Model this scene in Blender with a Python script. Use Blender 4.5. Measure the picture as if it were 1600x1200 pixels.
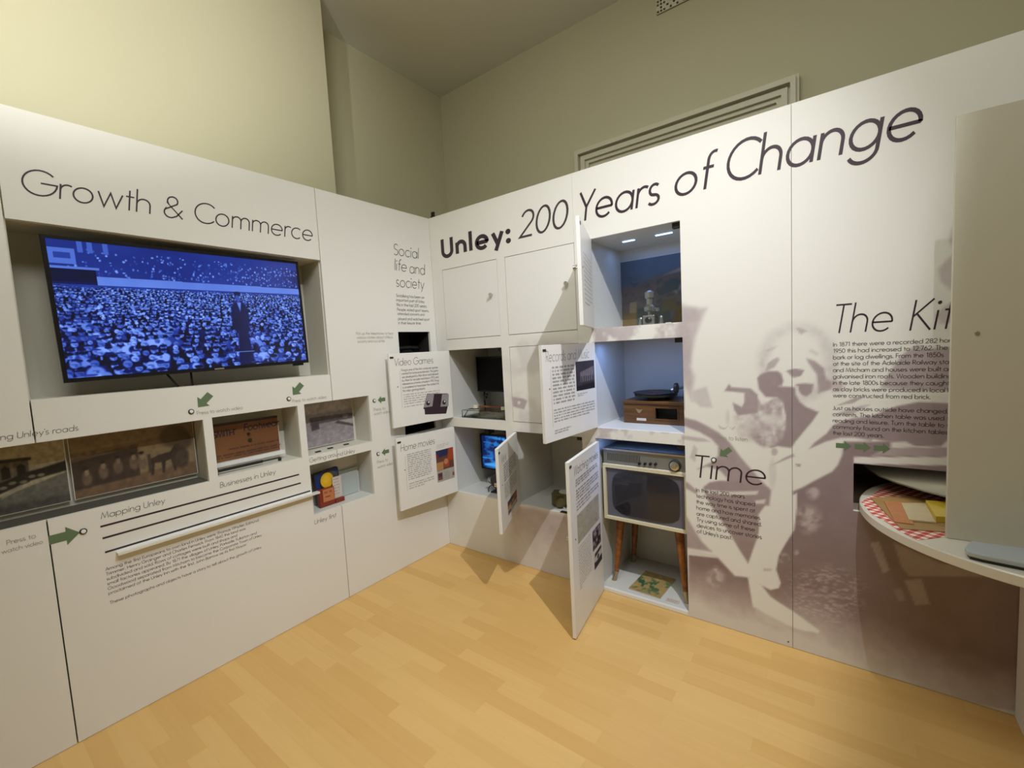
import bpy, bmesh, math, random
import numpy as np
from mathutils import Vector, Matrix
random.seed(7)
PI = math.pi
for _o in list(bpy.data.objects): bpy.data.objects.remove(_o)
C = bpy.context.scene.collection
SC = bpy.context.scene

# ------------------------------------------------------------------ camera
YAW, PITCH, ROLL = -0.6450, -0.0798, -0.0536
FPX = 694.5                                   # focal length in pixels of a 1600 wide frame
CAM = np.array([2.3889, -2.2888, 1.4443])
def cam_axes():
    a, b, c = YAW, PITCH, ROLL
    f = np.array([math.cos(b)*math.sin(a), math.cos(b)*math.cos(a), math.sin(b)])
    r = np.array([math.cos(a), -math.sin(a), 0.0]); u = np.cross(r, f)
    return math.cos(c)*r + math.sin(c)*u, -math.sin(c)*r + math.cos(c)*u, f
AX = cam_axes()
cd = bpy.data.cameras.new('camera'); cam = bpy.data.objects.new('camera', cd); C.objects.link(cam)
cd.sensor_width = 36.0; cd.lens = FPX/1600*36.0; cd.clip_start = 0.02; cd.clip_end = 60
M = Matrix.Identity(4)
for i in range(3):
    M[i][0] = AX[0][i]; M[i][1] = AX[1][i]; M[i][2] = -AX[2][i]; M[i][3] = CAM[i]
cam.matrix_world = M
SC.camera = cam
# ------------------------------------------------------------------ view, world
SC.view_settings.view_transform = 'Standard'; SC.view_settings.look = 'None'
SC.view_settings.gamma = 1; SC.view_settings.use_curve_mapping = False
SC.view_settings.exposure = 0.0
w = bpy.data.worlds.new('world'); SC.world = w; w.use_nodes = True
w.node_tree.nodes['Background'].inputs[0].default_value = (1, .92, .75, 1)
w.node_tree.nodes['Background'].inputs[1].default_value = 0.10
# ------------------------------------------------------------------ lamps of the room and added ambient fill
def lamp(kind, name, loc, target, power, color, **kw):
    ld = bpy.data.lights.new(name, kind); ld.energy = power; ld.color = color
    for k, v in kw.items(): setattr(ld, k, v)
    lo = bpy.data.objects.new(name, ld); C.objects.link(lo); lo.location = loc
    lo.rotation_euler = (Vector(target)-Vector(loc)).to_track_quat('-Z', 'Y').to_euler()
    return lo
WARM = (1.0, .93, .80)
LW = (1.0, 1.0, 1.0, 1.0)
AMB = (.97, 1.0, .94)
KEY = (2.70, -1.40, 3.42)
lamp('SPOT', 'spotlight_main', KEY, (1.12, -.40, .78), 228*LW[0], (.94, .96, 1.0), spot_size=math.radians(82), spot_blend=1.0, shadow_soft_size=.014)
lamp('SPOT', 'spotlight_chimney', (1.6, -3.0, 2.7), (-.25, -1.9, 3.15), 140*LW[1], (1.0, .98, .90), spot_size=math.radians(56), spot_blend=.8, shadow_soft_size=.05)
lamp('AREA', 'ambient_fill_centre', (2.1, -1.6, 3.66), (2.1, -1.6, 0), 31*LW[2], AMB, shape='RECTANGLE', size=1.8, size_y=1.2)  # added area fill standing in for the room's ambient light
lamp('AREA', 'ambient_fill_left', (1.9, -2.4, 3.55), (-.3, -1.2, 3.0), 20*LW[3], AMB, shape='RECTANGLE', size=.6, size_y=.6)  # second added fill, lifts the upper left walls

# ------------------------------------------------------------------ helpers: colours and materials
def lin(c):
    c = np.asarray(c, float)
    return np.where(c <= .04045, c/12.92, ((c+.055)/1.055)**2.4)
def s8(r, g, b): return tuple(lin(np.array([r, g, b])/255.0))
MATS = {}
def mat(name, col, rough=.5, metal=0.0, var=.03, scale=6.0, bump=0.0, emis=0.0, alpha=None, spec=.5, trans=0.0):
    m = bpy.data.materials.new(name); m.use_nodes = True; nt = m.node_tree; N = nt.nodes; Lk = nt.links
    p = N['Principled BSDF']
    p.inputs['Roughness'].default_value = rough; p.inputs['Metallic'].default_value = metal
    p.inputs['Specular IOR Level'].default_value = spec
    if trans: p.inputs['Transmission Weight'].default_value = trans
    tc = N.new('ShaderNodeTexCoord'); nz = N.new('ShaderNodeTexNoise'); nz.inputs['Scale'].default_value = scale
    nz.inputs['Detail'].default_value = 4
    Lk.new(tc.outputs['Object'], nz.inputs['Vector'])
    mx = N.new('ShaderNodeMix'); mx.data_type = 'RGBA'
    a = [max(0, c*(1-var)) for c in col]; b = [min(1, c*(1+var)) for c in col]
    mx.inputs['A'].default_value = (*a, 1); mx.inputs['B'].default_value = (*b, 1)
    Lk.new(nz.outputs['Fac'], mx.inputs['Factor']); Lk.new(mx.outputs['Result'], p.inputs['Base Color'])
    if bump:
        bp = N.new('ShaderNodeBump'); bp.inputs['Strength'].default_value = bump; bp.inputs['Distance'].default_value = .002
        n2 = N.new('ShaderNodeTexNoise'); n2.inputs['Scale'].default_value = scale*30; Lk.new(tc.outputs['Object'], n2.inputs['Vector'])
        Lk.new(n2.outputs['Fac'], bp.inputs['Height']); Lk.new(bp.outputs['Normal'], p.inputs['Normal'])
    if emis:
        p.inputs['Emission Color'].default_value = (*col, 1); p.inputs['Emission Strength'].default_value = emis
    MATS[name] = m
    return m
def attr_mat(name, rough=.55, emis=0.0, spec=.4):
    m = bpy.data.materials.new(name); m.use_nodes = True; nt = m.node_tree
    p = nt.nodes['Principled BSDF']; at = nt.nodes.new('ShaderNodeAttribute'); at.attribute_name = 'Col'
    p.inputs['Roughness'].default_value = rough; p.inputs['Specular IOR Level'].default_value = spec
    if emis:
        p.inputs['Base Color'].default_value = (.01, .01, .012, 1)
        nt.links.new(at.outputs['Color'], p.inputs['Emission Color']); p.inputs['Emission Strength'].default_value = emis
    else: nt.links.new(at.outputs['Color'], p.inputs['Base Color'])
    MATS[name] = m
    return m
WHITE = (.80, .79, .755)
m_panel = mat('panel_white', WHITE, .42, var=.015, scale=2, spec=.35)
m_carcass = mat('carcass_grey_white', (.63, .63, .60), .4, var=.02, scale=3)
m_wall = mat('wall_cream', (.60, .565, .40), .85, var=.03, scale=1.2, bump=.05)
m_ceil = mat('ceiling_paint', (.80, .79, .74), .9, var=.03, scale=1.0)
m_trim = mat('trim_paint', (.68, .64, .50), .5)
m_ink = mat('ink_plum', s8(52, 34, 46), .5, var=.05)
m_ink2 = mat('ink_charcoal', s8(62, 55, 58), .55)
m_greyink = mat('ink_grey', s8(158, 154, 142), .6)
m_softink = mat('ink_soft', s8(112, 106, 106), .6)
m_arrow = mat('arrow_green', s8(100, 122, 90), .55)
m_black = mat('black_plastic', (.010, .010, .012), .38, var=.2, spec=.25)
m_blackmatte = mat('black_matte', (.018, .017, .016), .7, var=.2)
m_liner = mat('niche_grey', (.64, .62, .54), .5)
m_felt = mat('dark_felt', (.075, .07, .055), .9)
m_dark = mat('dark_metal', (.045, .042, .038), .4, metal=.6)
m_steel = mat('brushed_steel', (.62, .62, .61), .28, metal=1.0, var=.08)
m_brass = mat('brass', (.50, .42, .27), .4, metal=1.0, var=.1)
m_gloss = mat('white_gloss', (.86, .86, .84), .12, var=.01)
m_cream = mat('cream_plastic', (.72, .66, .47), .35)
m_green = mat('olive_bakelite', (.085, .075, .03), .4, var=.25, scale=20)
m_ledgemat = mat('aluminium_white', (.92, .92, .91), .30, metal=.35, var=.01)
m_attr = attr_mat('printed_picture', .5)
m_attr_gloss = attr_mat('printed_gloss', .3)
m_mural = attr_mat('printed_mural', .45, spec=.35)
m_screen = attr_mat('screen_picture', .15, emis=1.0)
m_streak = mat('streak_glow', (.42, .66, 1.0), .3, emis=3.0)  # glow given to the reflected light streaks
m_glass = mat('clear_acrylic', (.93, .96, .95), .03, trans=1.0, var=.005)

def wood_mat(name, c1, c2, rough=.4, sx=3.0, sz=40.0):
    m = bpy.data.materials.new(name); m.use_nodes = True; nt = m.node_tree; N = nt.nodes; Lk = nt.links
    p = N['Principled BSDF']; p.inputs['Roughness'].default_value = rough
    tc = N.new('ShaderNodeTexCoord'); mp = N.new('ShaderNodeMapping'); mp.inputs['Scale'].default_value = (sx, sz, sz)
    nz = N.new('ShaderNodeTexNoise'); nz.inputs['Scale'].default_value = 1.0; nz.inputs['Detail'].default_value = 6
    cr = N.new('ShaderNodeValToRGB'); cr.color_ramp.elements[0].color = (*c1, 1); cr.color_ramp.elements[1].color = (*c2, 1)
    cr.color_ramp.elements[0].position = .3; cr.color_ramp.elements[1].position = .7
    Lk.new(tc.outputs['Object'], mp.inputs['Vector']); Lk.new(mp.outputs['Vector'], nz.inputs['Vector'])
    Lk.new(nz.outputs['Fac'], cr.inputs['Fac']); Lk.new(cr.outputs['Color'], p.inputs['Base Color'])
    return m
m_wood = wood_mat('walnut', s8(70, 42, 20), s8(112, 74, 36), .38)
m_legwood = wood_mat('teak', s8(105, 58, 22), s8(160, 98, 44), .35, sx=40, sz=40)
m_signwood = wood_mat('sign_board_wood', s8(100, 62, 32), s8(128, 84, 46), .6, 30, 3)

def floor_mat():
    m = bpy.data.materials.new('beech_laminate'); m.use_nodes = True; nt = m.node_tree; N = nt.nodes; Lk = nt.links
    p = N['Principled BSDF']; p.inputs['Roughness'].default_value = .42; p.inputs['Specular IOR Level'].default_value = .4
    tc = N.new('ShaderNodeTexCoord')
    br = N.new('ShaderNodeTexBrick'); br.offset = .37; br.offset_frequency = 2; br.squash = 1
    br.inputs['Scale'].default_value = 1.0; br.inputs['Mortar Size'].default_value = 0.0006; br.inputs['Bias'].default_value = 0
    br.inputs['Brick Width'].default_value = .46; br.inputs['Row Height'].default_value = .068
    br.inputs['Color1'].default_value = (0, 0, 0, 1); br.inputs['Color2'].default_value = (1, 1, 1, 1); br.inputs['Mortar'].default_value = (.35, .35, .35, 1)
    Lk.new(tc.outputs['Object'], br.inputs['Vector'])
    mp = N.new('ShaderNodeMapping'); mp.inputs['Scale'].default_value = (3, 55, 1); Lk.new(tc.outputs['Object'], mp.inputs['Vector'])
    nz = N.new('ShaderNodeTexNoise'); nz.inputs['Scale'].default_value = 1; nz.inputs['Detail'].default_value = 5; Lk.new(mp.outputs['Vector'], nz.inputs['Vector'])
    ad = N.new('ShaderNodeMix'); ad.data_type = 'FLOAT'; ad.inputs['Factor'].default_value = .45
    sp = N.new('ShaderNodeSeparateColor'); Lk.new(br.outputs['Color'], sp.inputs['Color'])
    Lk.new(sp.outputs['Red'], ad.inputs['A']); Lk.new(nz.outputs['Fac'], ad.inputs['B'])
    cr = N.new('ShaderNodeValToRGB')
    cr.color_ramp.elements[0].color = (*s8(211, 167, 98), 1); cr.color_ramp.elements[1].color = (*s8(226, 187, 120), 1)
    cr.color_ramp.elements[0].position = .1; cr.color_ramp.elements[1].position = .9
    Lk.new(ad.outputs['Result'], cr.inputs['Fac']); Lk.new(cr.outputs['Color'], p.inputs['Base Color'])
    return m
m_floor = floor_mat()

# ------------------------------------------------------------------ helpers: frames and meshes
class Fr:
    """a flat working frame: origin, right, up, normal (towards the viewer)"""
    def __init__(s, o, r, u, n): s.o, s.r, s.u, s.n = [np.array(v, float) for v in (o, r, u, n)]
    def P(s, a, b, d=0.0): return s.o + a*s.r + b*s.u + d*s.n
FL = Fr((0, 0, 0), (0, 1, 0), (0, 0, 1), (1, 0, 0))       # left display wall
FRT = Fr((0, 0, 0), (1, 0, 0), (0, 0, 1), (0, -1, 0))     # right display wall
WLD = Fr((0, 0, 0), (1, 0, 0), (0, 1, 0), (0, 0, 1))      # a=x b=y d=z
def ray(px, py): return AX[2] + (px-800)/FPX*AX[0] - (py-600)/FPX*AX[1]
def on(fr, px, py, d=0.0):
    """where the sight line through a photo point meets the plane of a frame: (a, b)"""
    v = ray(px, py); o = fr.o + d*fr.n
    t = ((o-CAM)@fr.n)/(v@fr.n); p = CAM + t*v - fr.o
    return float(p@fr.r), float(p@fr.u)
def onz(px, py, z):
    v = ray(px, py); t = (z-CAM[2])/v[2]; return CAM + t*v
def to_px(P):
    d = np.asarray(P, float)-CAM; z = d@AX[2]
    return 800+FPX*(d@AX[0])/z, 600-FPX*(d@AX[1])/z

WORLD = {}
def tag(o, label, cat, group=None, kind=None):
    o['label'] = label; o['category'] = cat
    if group: o['group'] = group
    if kind: o['kind'] = kind
    return o
def thing(name, loc, label, cat, group=None):
    o = bpy.data.objects.new(name, None); C.objects.link(o); o.location = loc; o.empty_display_size = .05
    WORLD[o] = np.array(loc, float)
    return tag(o, label, cat, group)
def link(name, me, m, parent=None, origin=None, bevel=0.0, smooth=False):
    o = bpy.data.objects.new(name, me); C.objects.link(o)
    if m: me.materials.append(m)
    if parent is not None: off = WORLD[parent]
    elif origin is not None: off = np.array(origin, float)
    else: off = np.zeros(3)
    WORLD[o] = off
    if np.any(off): me.transform(Matrix.Translation(-Vector(off)))
    if parent is not None: o.parent = parent
    else: o.location = off
    if smooth:
        for p in me.polygons: p.use_smooth = True
    if bevel:
        b = o.modifiers.new('bevel', 'BEVEL'); b.width = bevel; b.segments = 2; b.limit_method = 'ANGLE'; b.angle_limit = math.radians(40)
    return o
class MB:
    def __init__(s): s.v = []; s.f = []
    def add(s, vs, fs):
        k = len(s.v); s.v += [tuple(map(float, p)) for p in vs]; s.f += [tuple(i+k for i in f) for f in fs]; return s
    def box(s, fr, a0, a1, b0, b1, d0, d1):
        vs = [fr.P(a, b, d) for d in (d0, d1) for b in (b0, b1) for a in (a0, a1)]
        fs = [(0, 2, 3, 1), (4, 5, 7, 6), (0, 1, 5, 4), (2, 6, 7, 3), (0, 4, 6, 2), (1, 3, 7, 5)]
        return s.add(vs, fs)
    def prism(s, fr, pts, d0, d1):
        n = len(pts); vs = [fr.P(a, b, d0) for a, b in pts] + [fr.P(a, b, d1) for a, b in pts]
        fs = [tuple(range(n-1, -1, -1)), tuple(range(n, 2*n))] + [(i, (i+1) % n, (i+1) % n+n, i+n) for i in range(n)]
        return s.add(vs, fs)
    def cyl(s, p0, p1, r0, r1=None, n=20, caps=True):
        r1 = r0 if r1 is None else r1
        p0 = np.array(p0, float); p1 = np.array(p1, float); ax = p1-p0; ax = ax/np.linalg.norm(ax)
        t = np.array([1, 0, 0]) if abs(ax[0]) < .8 else np.array([0, 1, 0]); e1 = np.cross(ax, t); e1 /= np.linalg.norm(e1); e2 = np.cross(ax, e1)
        vs = []
        for p, r in ((p0, r0), (p1, r1)):
            vs += [p + r*(math.cos(2*PI*i/n)*e1 + math.sin(2*PI*i/n)*e2) for i in range(n)]
        fs = [(i, (i+1) % n, (i+1) % n+n, i+n) for i in range(n)]
        if caps: fs += [tuple(range(n-1, -1, -1)), tuple(range(n, 2*n))]
        return s.add(vs, fs)
    def lathe(s, fr, prof, n=32):
        """profile [(radius, d)] turned about the frame's normal through its origin"""
        vs = []; fs = []
        for r, d in prof:
            vs += [fr.P(r*math.cos(2*PI*i/n), r*math.sin(2*PI*i/n), d) for i in range(n)]
        for k in range(len(prof)-1):
            fs += [(k*n+i, k*n+(i+1) % n, (k+1)*n+(i+1) % n, (k+1)*n+i) for i in range(n)]
        fs += [tuple(range(n-1, -1, -1)), tuple((len(prof)-1)*n+i for i in range(n))]
        return s.add(vs, fs)
    def tube(s, pts, r, n=8):
        pts = [np.array(p, float) for p in pts]; vs = []; fs = []
        for i, p in enumerate(pts):
            t = pts[min(i+1, len(pts)-1)]-pts[max(i-1, 0)]; t = t/np.linalg.norm(t)
            h = np.array([0, 0, 1.0]) if abs(t[2]) < .9 else np.array([1.0, 0, 0])
            e1 = np.cross(t, h); e1 /= np.linalg.norm(e1); e2 = np.cross(t, e1)
            vs += [p + r*(math.cos(2*PI*k/n)*e1+math.sin(2*PI*k/n)*e2) for k in range(n)]
        for i in range(len(pts)-1):
            fs += [(i*n+k, i*n+(k+1) % n, (i+1)*n+(k+1) % n, (i+1)*n+k) for k in range(n)]
        fs += [tuple(range(n-1, -1, -1)), tuple((len(pts)-1)*n+k for k in range(n))]
        return s.add(vs, fs)
    def open_box(s, fr, a0, a1, b0, b1, d0, d1, t=.012):
        """five slabs around a hole, open towards d0 (front), back at d1 < d0"""
        s.box(fr, a0-t, a0, b0-t, b1+t, d1, d0); s.box(fr, a1, a1+t, b0-t, b1+t, d1, d0)
        s.box(fr, a0, a1, b0-t, b0, d1, d0); s.box(fr, a0, a1, b1, b1+t, d1, d0)
        s.box(fr, a0-t, a1+t, b0-t, b1+t, d1-t, d1)
        return s
    def build(s, name, m, parent=None, origin=None, bevel=0.0, smooth=False):
        me = bpy.data.meshes.new(name); me.from_pydata(s.v, [], s.f); me.validate()
        bm = bmesh.new(); bm.from_mesh(me); bmesh.ops.recalc_face_normals(bm, faces=bm.faces); bm.to_mesh(me); bm.free()
        return link(name, me, m, parent, origin, bevel, smooth)
def sheet_holes(mb, fr, a0, a1, b0, b1, holes, d0, d1):
    """a board between d0 (back) and d1 (front) with rectangular holes"""
    A = sorted({a0, a1} | {min(max(v, a0), a1) for h in holes for v in h[:2]})
    B = sorted({b0, b1} | {min(max(v, b0), b1) for h in holes for v in h[2:]})
    def solid(i, j):
        if i < 0 or j < 0 or i >= len(A)-1 or j >= len(B)-1: return False
        x = (A[i]+A[i+1])/2; y = (B[j]+B[j+1])/2
        return not any(h[0] < x < h[1] and h[2] < y < h[3] for h in holes)
    for i in range(len(A)-1):
        for j in range(len(B)-1):
            if not solid(i, j): continue
            x0, x1, y0, y1 = A[i], A[i+1], B[j], B[j+1]
            q = lambda a, b, d: fr.P(a, b, d)
            mb.add([q(x0, y0, d1), q(x1, y0, d1), q(x1, y1, d1), q(x0, y1, d1)], [(0, 1, 2, 3)])
            mb.add([q(x0, y0, d0), q(x1, y0, d0), q(x1, y1, d0), q(x0, y1, d0)], [(3, 2, 1, 0)])
            for (di, dj, pa, pb) in ((-1, 0, (x0, y0), (x0, y1)), (1, 0, (x1, y1), (x1, y0)), (0, -1, (x1, y0), (x0, y0)), (0, 1, (x0, y1), (x1, y1))):
                if not solid(i+di, j+dj):
                    mb.add([q(*pa, d1), q(*pb, d1), q(*pb, d0), q(*pa, d0)], [(0, 1, 2, 3)])
    return mb
def weld(o):
    bm = bmesh.new(); bm.from_mesh(o.data); bmesh.ops.remove_doubles(bm, verts=bm.verts, dist=1e-5)
    bmesh.ops.recalc_face_normals(bm, faces=bm.faces); bm.to_mesh(o.data); bm.free(); return o

# ------------------------------------------------------------------ helpers: lettering drawn with a geometric pen
def arc(cx, cy, rx, ry, a0, a1, n=14):
    return [(cx+rx*math.cos(math.radians(a0+(a1-a0)*i/n)), cy+ry*math.sin(math.radians(a0+(a1-a0)*i/n))) for i in range(n+1)]
X = .62
def circ(cx=.31, cy=.31, r=.31): return arc(cx, cy, r, r, 0, 360, 22)
G = {}
def g(ch, adv, *st): G[ch] = (adv, st)
g(' ', .34)
g('o', .79, circ()); g('a', .80, circ(), [(.62, 0), (.62, X)]); g('b', .80, circ(), [(0, 0), (0, 1.04)]); g('d', .80, circ(), [(.62, 0), (.62, 1.04)])
g('p', .80, circ(), [(0, -.3), (0, X)]); g('q', .80, circ(), [(.62, -.3), (.62, X)])
g('c', .68, arc(.31, .31, .31, .31, 48, 312)); g('e', .78, [(.0, .31), (.62, .31)] + arc(.31, .31, .31, .31, 0, 318, 20))
g('g', .80, circ(), [(.62, X), (.62, -.03)] + arc(.31, -.03, .31, .27, 0, -155))
g('f', .40, [(.13, 0), (.13, .84)] + arc(.30, .84, .17, .2, 180, 70, 6), [(0, X), (.31, X)])
g('h', .68, [(0, 0), (0, 1.04)], [(0, .34)] + arc(.25, .36, .25, .26, 180, 0) + [(.5, 0)])
g('n', .68, [(0, 0), (0, X)], [(0, .34)] + arc(.25, .36, .25, .26, 180, 0) + [(.5, 0)])
g('m', 1.03, [(0, 0), (0, X)], [(0, .36)] + arc(.215, .40, .215, .22, 180, 0) + [(.43, 0)], [(.43, .36)] + arc(.645, .40, .215, .22, 180, 0) + [(.86, 0)])
g('u', .68, [(0, X), (0, .26)] + arc(.25, .26, .25, .26, 180, 360) + [(.5, X)])
g('i', .19, [(0, 0), (0, X)], 'dot', (0, .86)); g('l', .19, [(0, 0), (0, 1.04)])
g('j', .20, [(.02, X), (.02, -.15)] + arc(-.1, -.15, .12, .14, 0, -110, 5), 'dot', (.02, .86))
g('k', .56, [(0, 0), (0, 1.04)], [(0, .24), (.40, X)], [(.13, .35), (.45, 0)])
g('r', .40, [(0, 0), (0, X)], [(0, .36)] + arc(.22, .38, .22, .24, 180, 55, 8))
g('s', .52, arc(.18, .455, .16, .165, 40, 270, 10) + arc(.18, .15, .185, .15, 90, -145, 10))
g('t', .40, [(.13, 0), (.13, .90)], [(0, X), (.30, X)])
g('v', .62, [(0, X), (.25, 0), (.5, X)]); g('w', .96, [(0, X), (.21, 0), (.42, X), (.63, 0), (.84, X)])
g('x', .60, [(0, 0), (.46, X)], [(0, X), (.46, 0)]); g('y', .62, [(0, X), (.27, 0)], [(.52, X), (.14, -.3)]); g('z', .56, [(0, X), (.44, X), (0, 0), (.45, 0)])
g('A', .86, [(0, 0), (.38, 1), (.76, 0)], [(.13, .32), (.63, .32)])
g('B', .64, [(0, 0), (0, 1), (.25, 1)] + arc(.25, .76, .22, .24, 90, -90, 8) + [(0, .52), (.28, .52)] + arc(.28, .26, .24, .26, 90, -90, 8) + [(0, 0)])
g('C', .95, arc(.5, .5, .5, .5, 42, 318, 20)); g('D', .92, [(0, 0), (0, 1), (.28, 1)] + arc(.28, .5, .5, .5, 90, -90) + [(0, 0)])
g('E', .58, [(.45, 1), (0, 1), (0, 0), (.45, 0)], [(0, .52), (.43, .52)]); g('F', .56, [(.44, 1), (0, 1), (0, 0)], [(0, .52), (.42, .52)])
g('G', 1.10, arc(.5, .5, .5, .5, 42, 360, 24) + [(.52, .5)]); g('H', .82, [(0, 0), (0, 1)], [(.64, 0), (.64, 1)], [(0, .52), (.64, .52)])
g('I', .20, [(0, 0), (0, 1)]); g('J', .48, [(.28, 1), (.28, .2)] + arc(.1, .2, .18, .2, 0, -130, 6))
g('K', .70, [(0, 0), (0, 1)], [(.52, 1), (0, .45)], [(.10, .55), (.58, 0)]); g('L', .50, [(0, 1), (0, 0), (.40, 0)])
g('M', 1.04, [(0, 0), (.14, 1), (.44, .1), (.74, 1), (.88, 0)]); g('N', .88, [(0, 0), (0, 1), (.68, 0), (.68, 1)])
g('O', 1.16, arc(.5, .5, .5, .5, 0, 360, 26)); g('P', .62, [(0, 0), (0, 1), (.24, 1)] + arc(.24, .73, .25, .27, 90, -90, 8) + [(0, .46)])
g('Q', 1.16, arc(.5, .5, .5, .5, 0, 360, 26), [(.58, .3), (.95, 0)]); g('R', .66, [(0, 0), (0, 1), (.24, 1)] + arc(.24, .74, .24, .26, 90, -90, 8) + [(0, .48)], [(.2, .48), (.52, 0)])
g('S', .62, arc(.25, .755, .22, .245, 35, 270, 12) + arc(.25, .255, .25, .255, 90, -140, 12))
g('T', .66, [(0, 1), (.54, 1)], [(.27, 1), (.27, 0)]); g('U', .78, [(0, 1), (0, .3)] + arc(.3, .3, .3, .3, 180, 360) + [(.6, 1)])
g('V', .82, [(0, 1), (.34, 0), (.68, 1)]); g('W', 1.18, [(0, 1), (.27, 0), (.54, 1), (.81, 0), (1.08, 1)]); g('Y', .74, [(0, 1), (.31, .46), (.62, 1)], [(.31, .46), (.31, 0)])
g('X', .7, [(0, 0), (.56, 1)], [(0, 1), (.56, 0)]); g('Z', .66, [(0, 1), (.52, 1), (0, 0), (.54, 0)])
g('0', .72, arc(.28, .5, .28, .5, 0, 360, 22)); g('1', .50, [(.08, .84), (.26, 1), (.26, 0)])
g('2', .70, arc(.27, .72, .26, .28, 165, -38, 12) + [(0, 0), (.55, 0)]); g('3', .66, arc(.24, .76, .21, .24, 150, -80, 10), arc(.24, .27, .26, .27, 85, -150, 12))
g('4', .70, [(.42, 0), (.42, 1), (0, .25), (.56, .25)]); g('5', .66, [(.46, 1), (.14, 1), (.07, .55)] + arc(.24, .31, .27, .31, 125, -150, 12))
g('6', .68, arc(.27, .29, .27, .29, 0, 360, 18), [(.03, .42), (.36, 1)]); g('7', .62, [(0, 1), (.5, 1), (.14, 0)])
g('8', .68, arc(.26, .76, .2, .24, 0, 360, 16), arc(.26, .27, .26, .27, 0, 360, 18)); g('9', .68, arc(.27, .71, .27, .29, 0, 360, 18), [(.51, .58), (.18, 0)])
g('.', .22, 'dot', (.03, .04)); g(',', .22, [(.07, .08), (0, -.14)]); g("'", .16, [(.04, 1.02), (.02, .80)]); g('-', .42, [(0, .33), (.28, .33)])
g(':', .26, 'dot', (.05, .06), 'dot', (.05, .52)); g(';', .24, 'dot', (.05, .52), [(.07, .08), (0, -.14)])
g('&', .98, [(.80, 0), (.17, .66)] + arc(.36, .78, .21, .22, 215, -30, 14) + [(.10, .38)] + arc(.29, .25, .25, .25, 140, 270, 9) + [(.36, 0), (.55, .10), (.78, .42)])
CACHE = {}
def ribbon(pts, w):
    pts = [np.array(p, float) for p in pts]; n = len(pts); closed = n > 3 and np.hypot(*(pts[0]-pts[-1])) < 1e-6
    if closed: pts = pts[:-1]; n -= 1
    L, R = [], []
    for i in range(n):
        if closed: a, b = pts[i-1], pts[(i+1) % n]
        else: a, b = pts[max(i-1, 0)], pts[min(i+1, n-1)]
        d0 = pts[i]-a; d1 = b-pts[i]
        l0, l1 = np.hypot(*d0), np.hypot(*d1)
        d0 = d0/l0 if l0 > 1e-9 else d1/l1
        d1 = d1/l1 if l1 > 1e-9 else d0
        t = d0+d1; lt = np.hypot(*t); t = t/lt if lt > .2 else d0
        nn = np.array([-t[1], t[0]]); c = max(.35, nn@np.array([-d0[1], d0[0]]))
        L.append(pts[i]+nn*w/c); R.append(pts[i]-nn*w/c)
    vs = L+R; fs = [(i+n, i+1+n, i+1, i) for i in range(n-1)]
    if closed: fs.append((n-1+n, n, 0, n-1))
    return vs, fs
def glyph(ch, wt):
    k = (ch, wt)
    if k not in CACHE:
        adv, st = G.get(ch, G['o']); vs, fs = [], []; i = 0; lay = 0
        while i < len(st):
            s = st[i]
            if isinstance(s, str):
                c = st[i+1]; r = max(wt*1.35, .06); p = arc(c[0], c[1], r, r, 0, 360, 10)[:-1]; v, f = [np.array(q) for q in p], [tuple(range(10))]; i += 2
            else: v, f = ribbon(s, wt); i += 1
            b = len(vs); vs += [(q[0], q[1], lay) for q in v]; lay += 1; fs += [tuple(j+b for j in q) for q in f]
        CACHE[k] = (adv, vs, fs)
    return CACHE[k]
def text_width(s, track=0.0): return sum(G.get(c, G['o'])[0]+track for c in s) - (.16+track)
def put_text(mb, fr, s, a, b, h, wt=.045, slant=0.0, width=None, d=.0008, sx=1.0, track=0.0):
    """s written from (a, b) on the baseline, capitals h tall; width stretches the line to fit"""
    if width: sx = width/(text_width(s, track)*h)
    x = 0.0
    for n_, ch in enumerate(s):
        adv, vs, fs = glyph(ch, wt)
        if fs: mb.add([fr.P(a+(x+v[0]+slant*v[1])*h*sx, b+v[1]*h, d+v[2]*.00008+(n_ % 2)*.00004) for v in vs], fs)
        x += adv+track
    return mb
def greek(mb, fr, a, b, width, h, d=.0008, rnd=None, wt=.13):
    """a line of print too small to read: word-long runs of tiny strokes"""
    rnd = rnd or random; x = 0.0
    while x < width-.4*h:
        n = rnd.randint(2, 8); pts = []
        for i in range(2*n):
            if x > width: break
            pts.append((a+x, b+(h*.72 if i % 2 else 0.0))); x += h*.30
        if len(pts) > 1:
            v, f = ribbon(pts, wt*h*.55); mb.add([fr.P(p[0], p[1], d) for p in v], f)
        x += h*.45
    return mb
def flat_mesh(mb, name, m, parent):
    me = bpy.data.meshes.new(name); me.from_pydata(mb.v, [], mb.f)
    return link(name, me, m, parent)
def words(parent, name, fr, items, m, **kw):
    gap = [i for i in range(1, len(items)) if name == 'body_text' and items[i-1][2]-items[i][2] > 1.6*(items[0][2]-items[1][2])]
    if gap: return [words(parent, name, fr, q, m, **kw) for q in (items[:gap[0]], items[gap[0]:])]
    if name == 'heading' and len(items) > 1: return [words(parent, name, fr, [i], m, **kw) for i in items]
    mb = MB()
    for (s, a, b, h, width) in items: put_text(mb, fr, s, a, b, h, width=width, **kw)
    return flat_mesh(mb, name, m, parent)
def px_words(parent, name, fr, items, m, **kw):
    """items (text, photo point of the baseline start, photo point of its end, capital height in m)"""
    out = []
    for s, p0, p1, h in items:
        a0, b0 = on(fr, *p0); a1, b1 = on(fr, *p1); out.append((s, a0, (b0+b1)/2, h or (a1-a0)/text_width(s, kw.get('track', 0)), a1-a0))
    return words(parent, name, fr, out, m, **kw)
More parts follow.
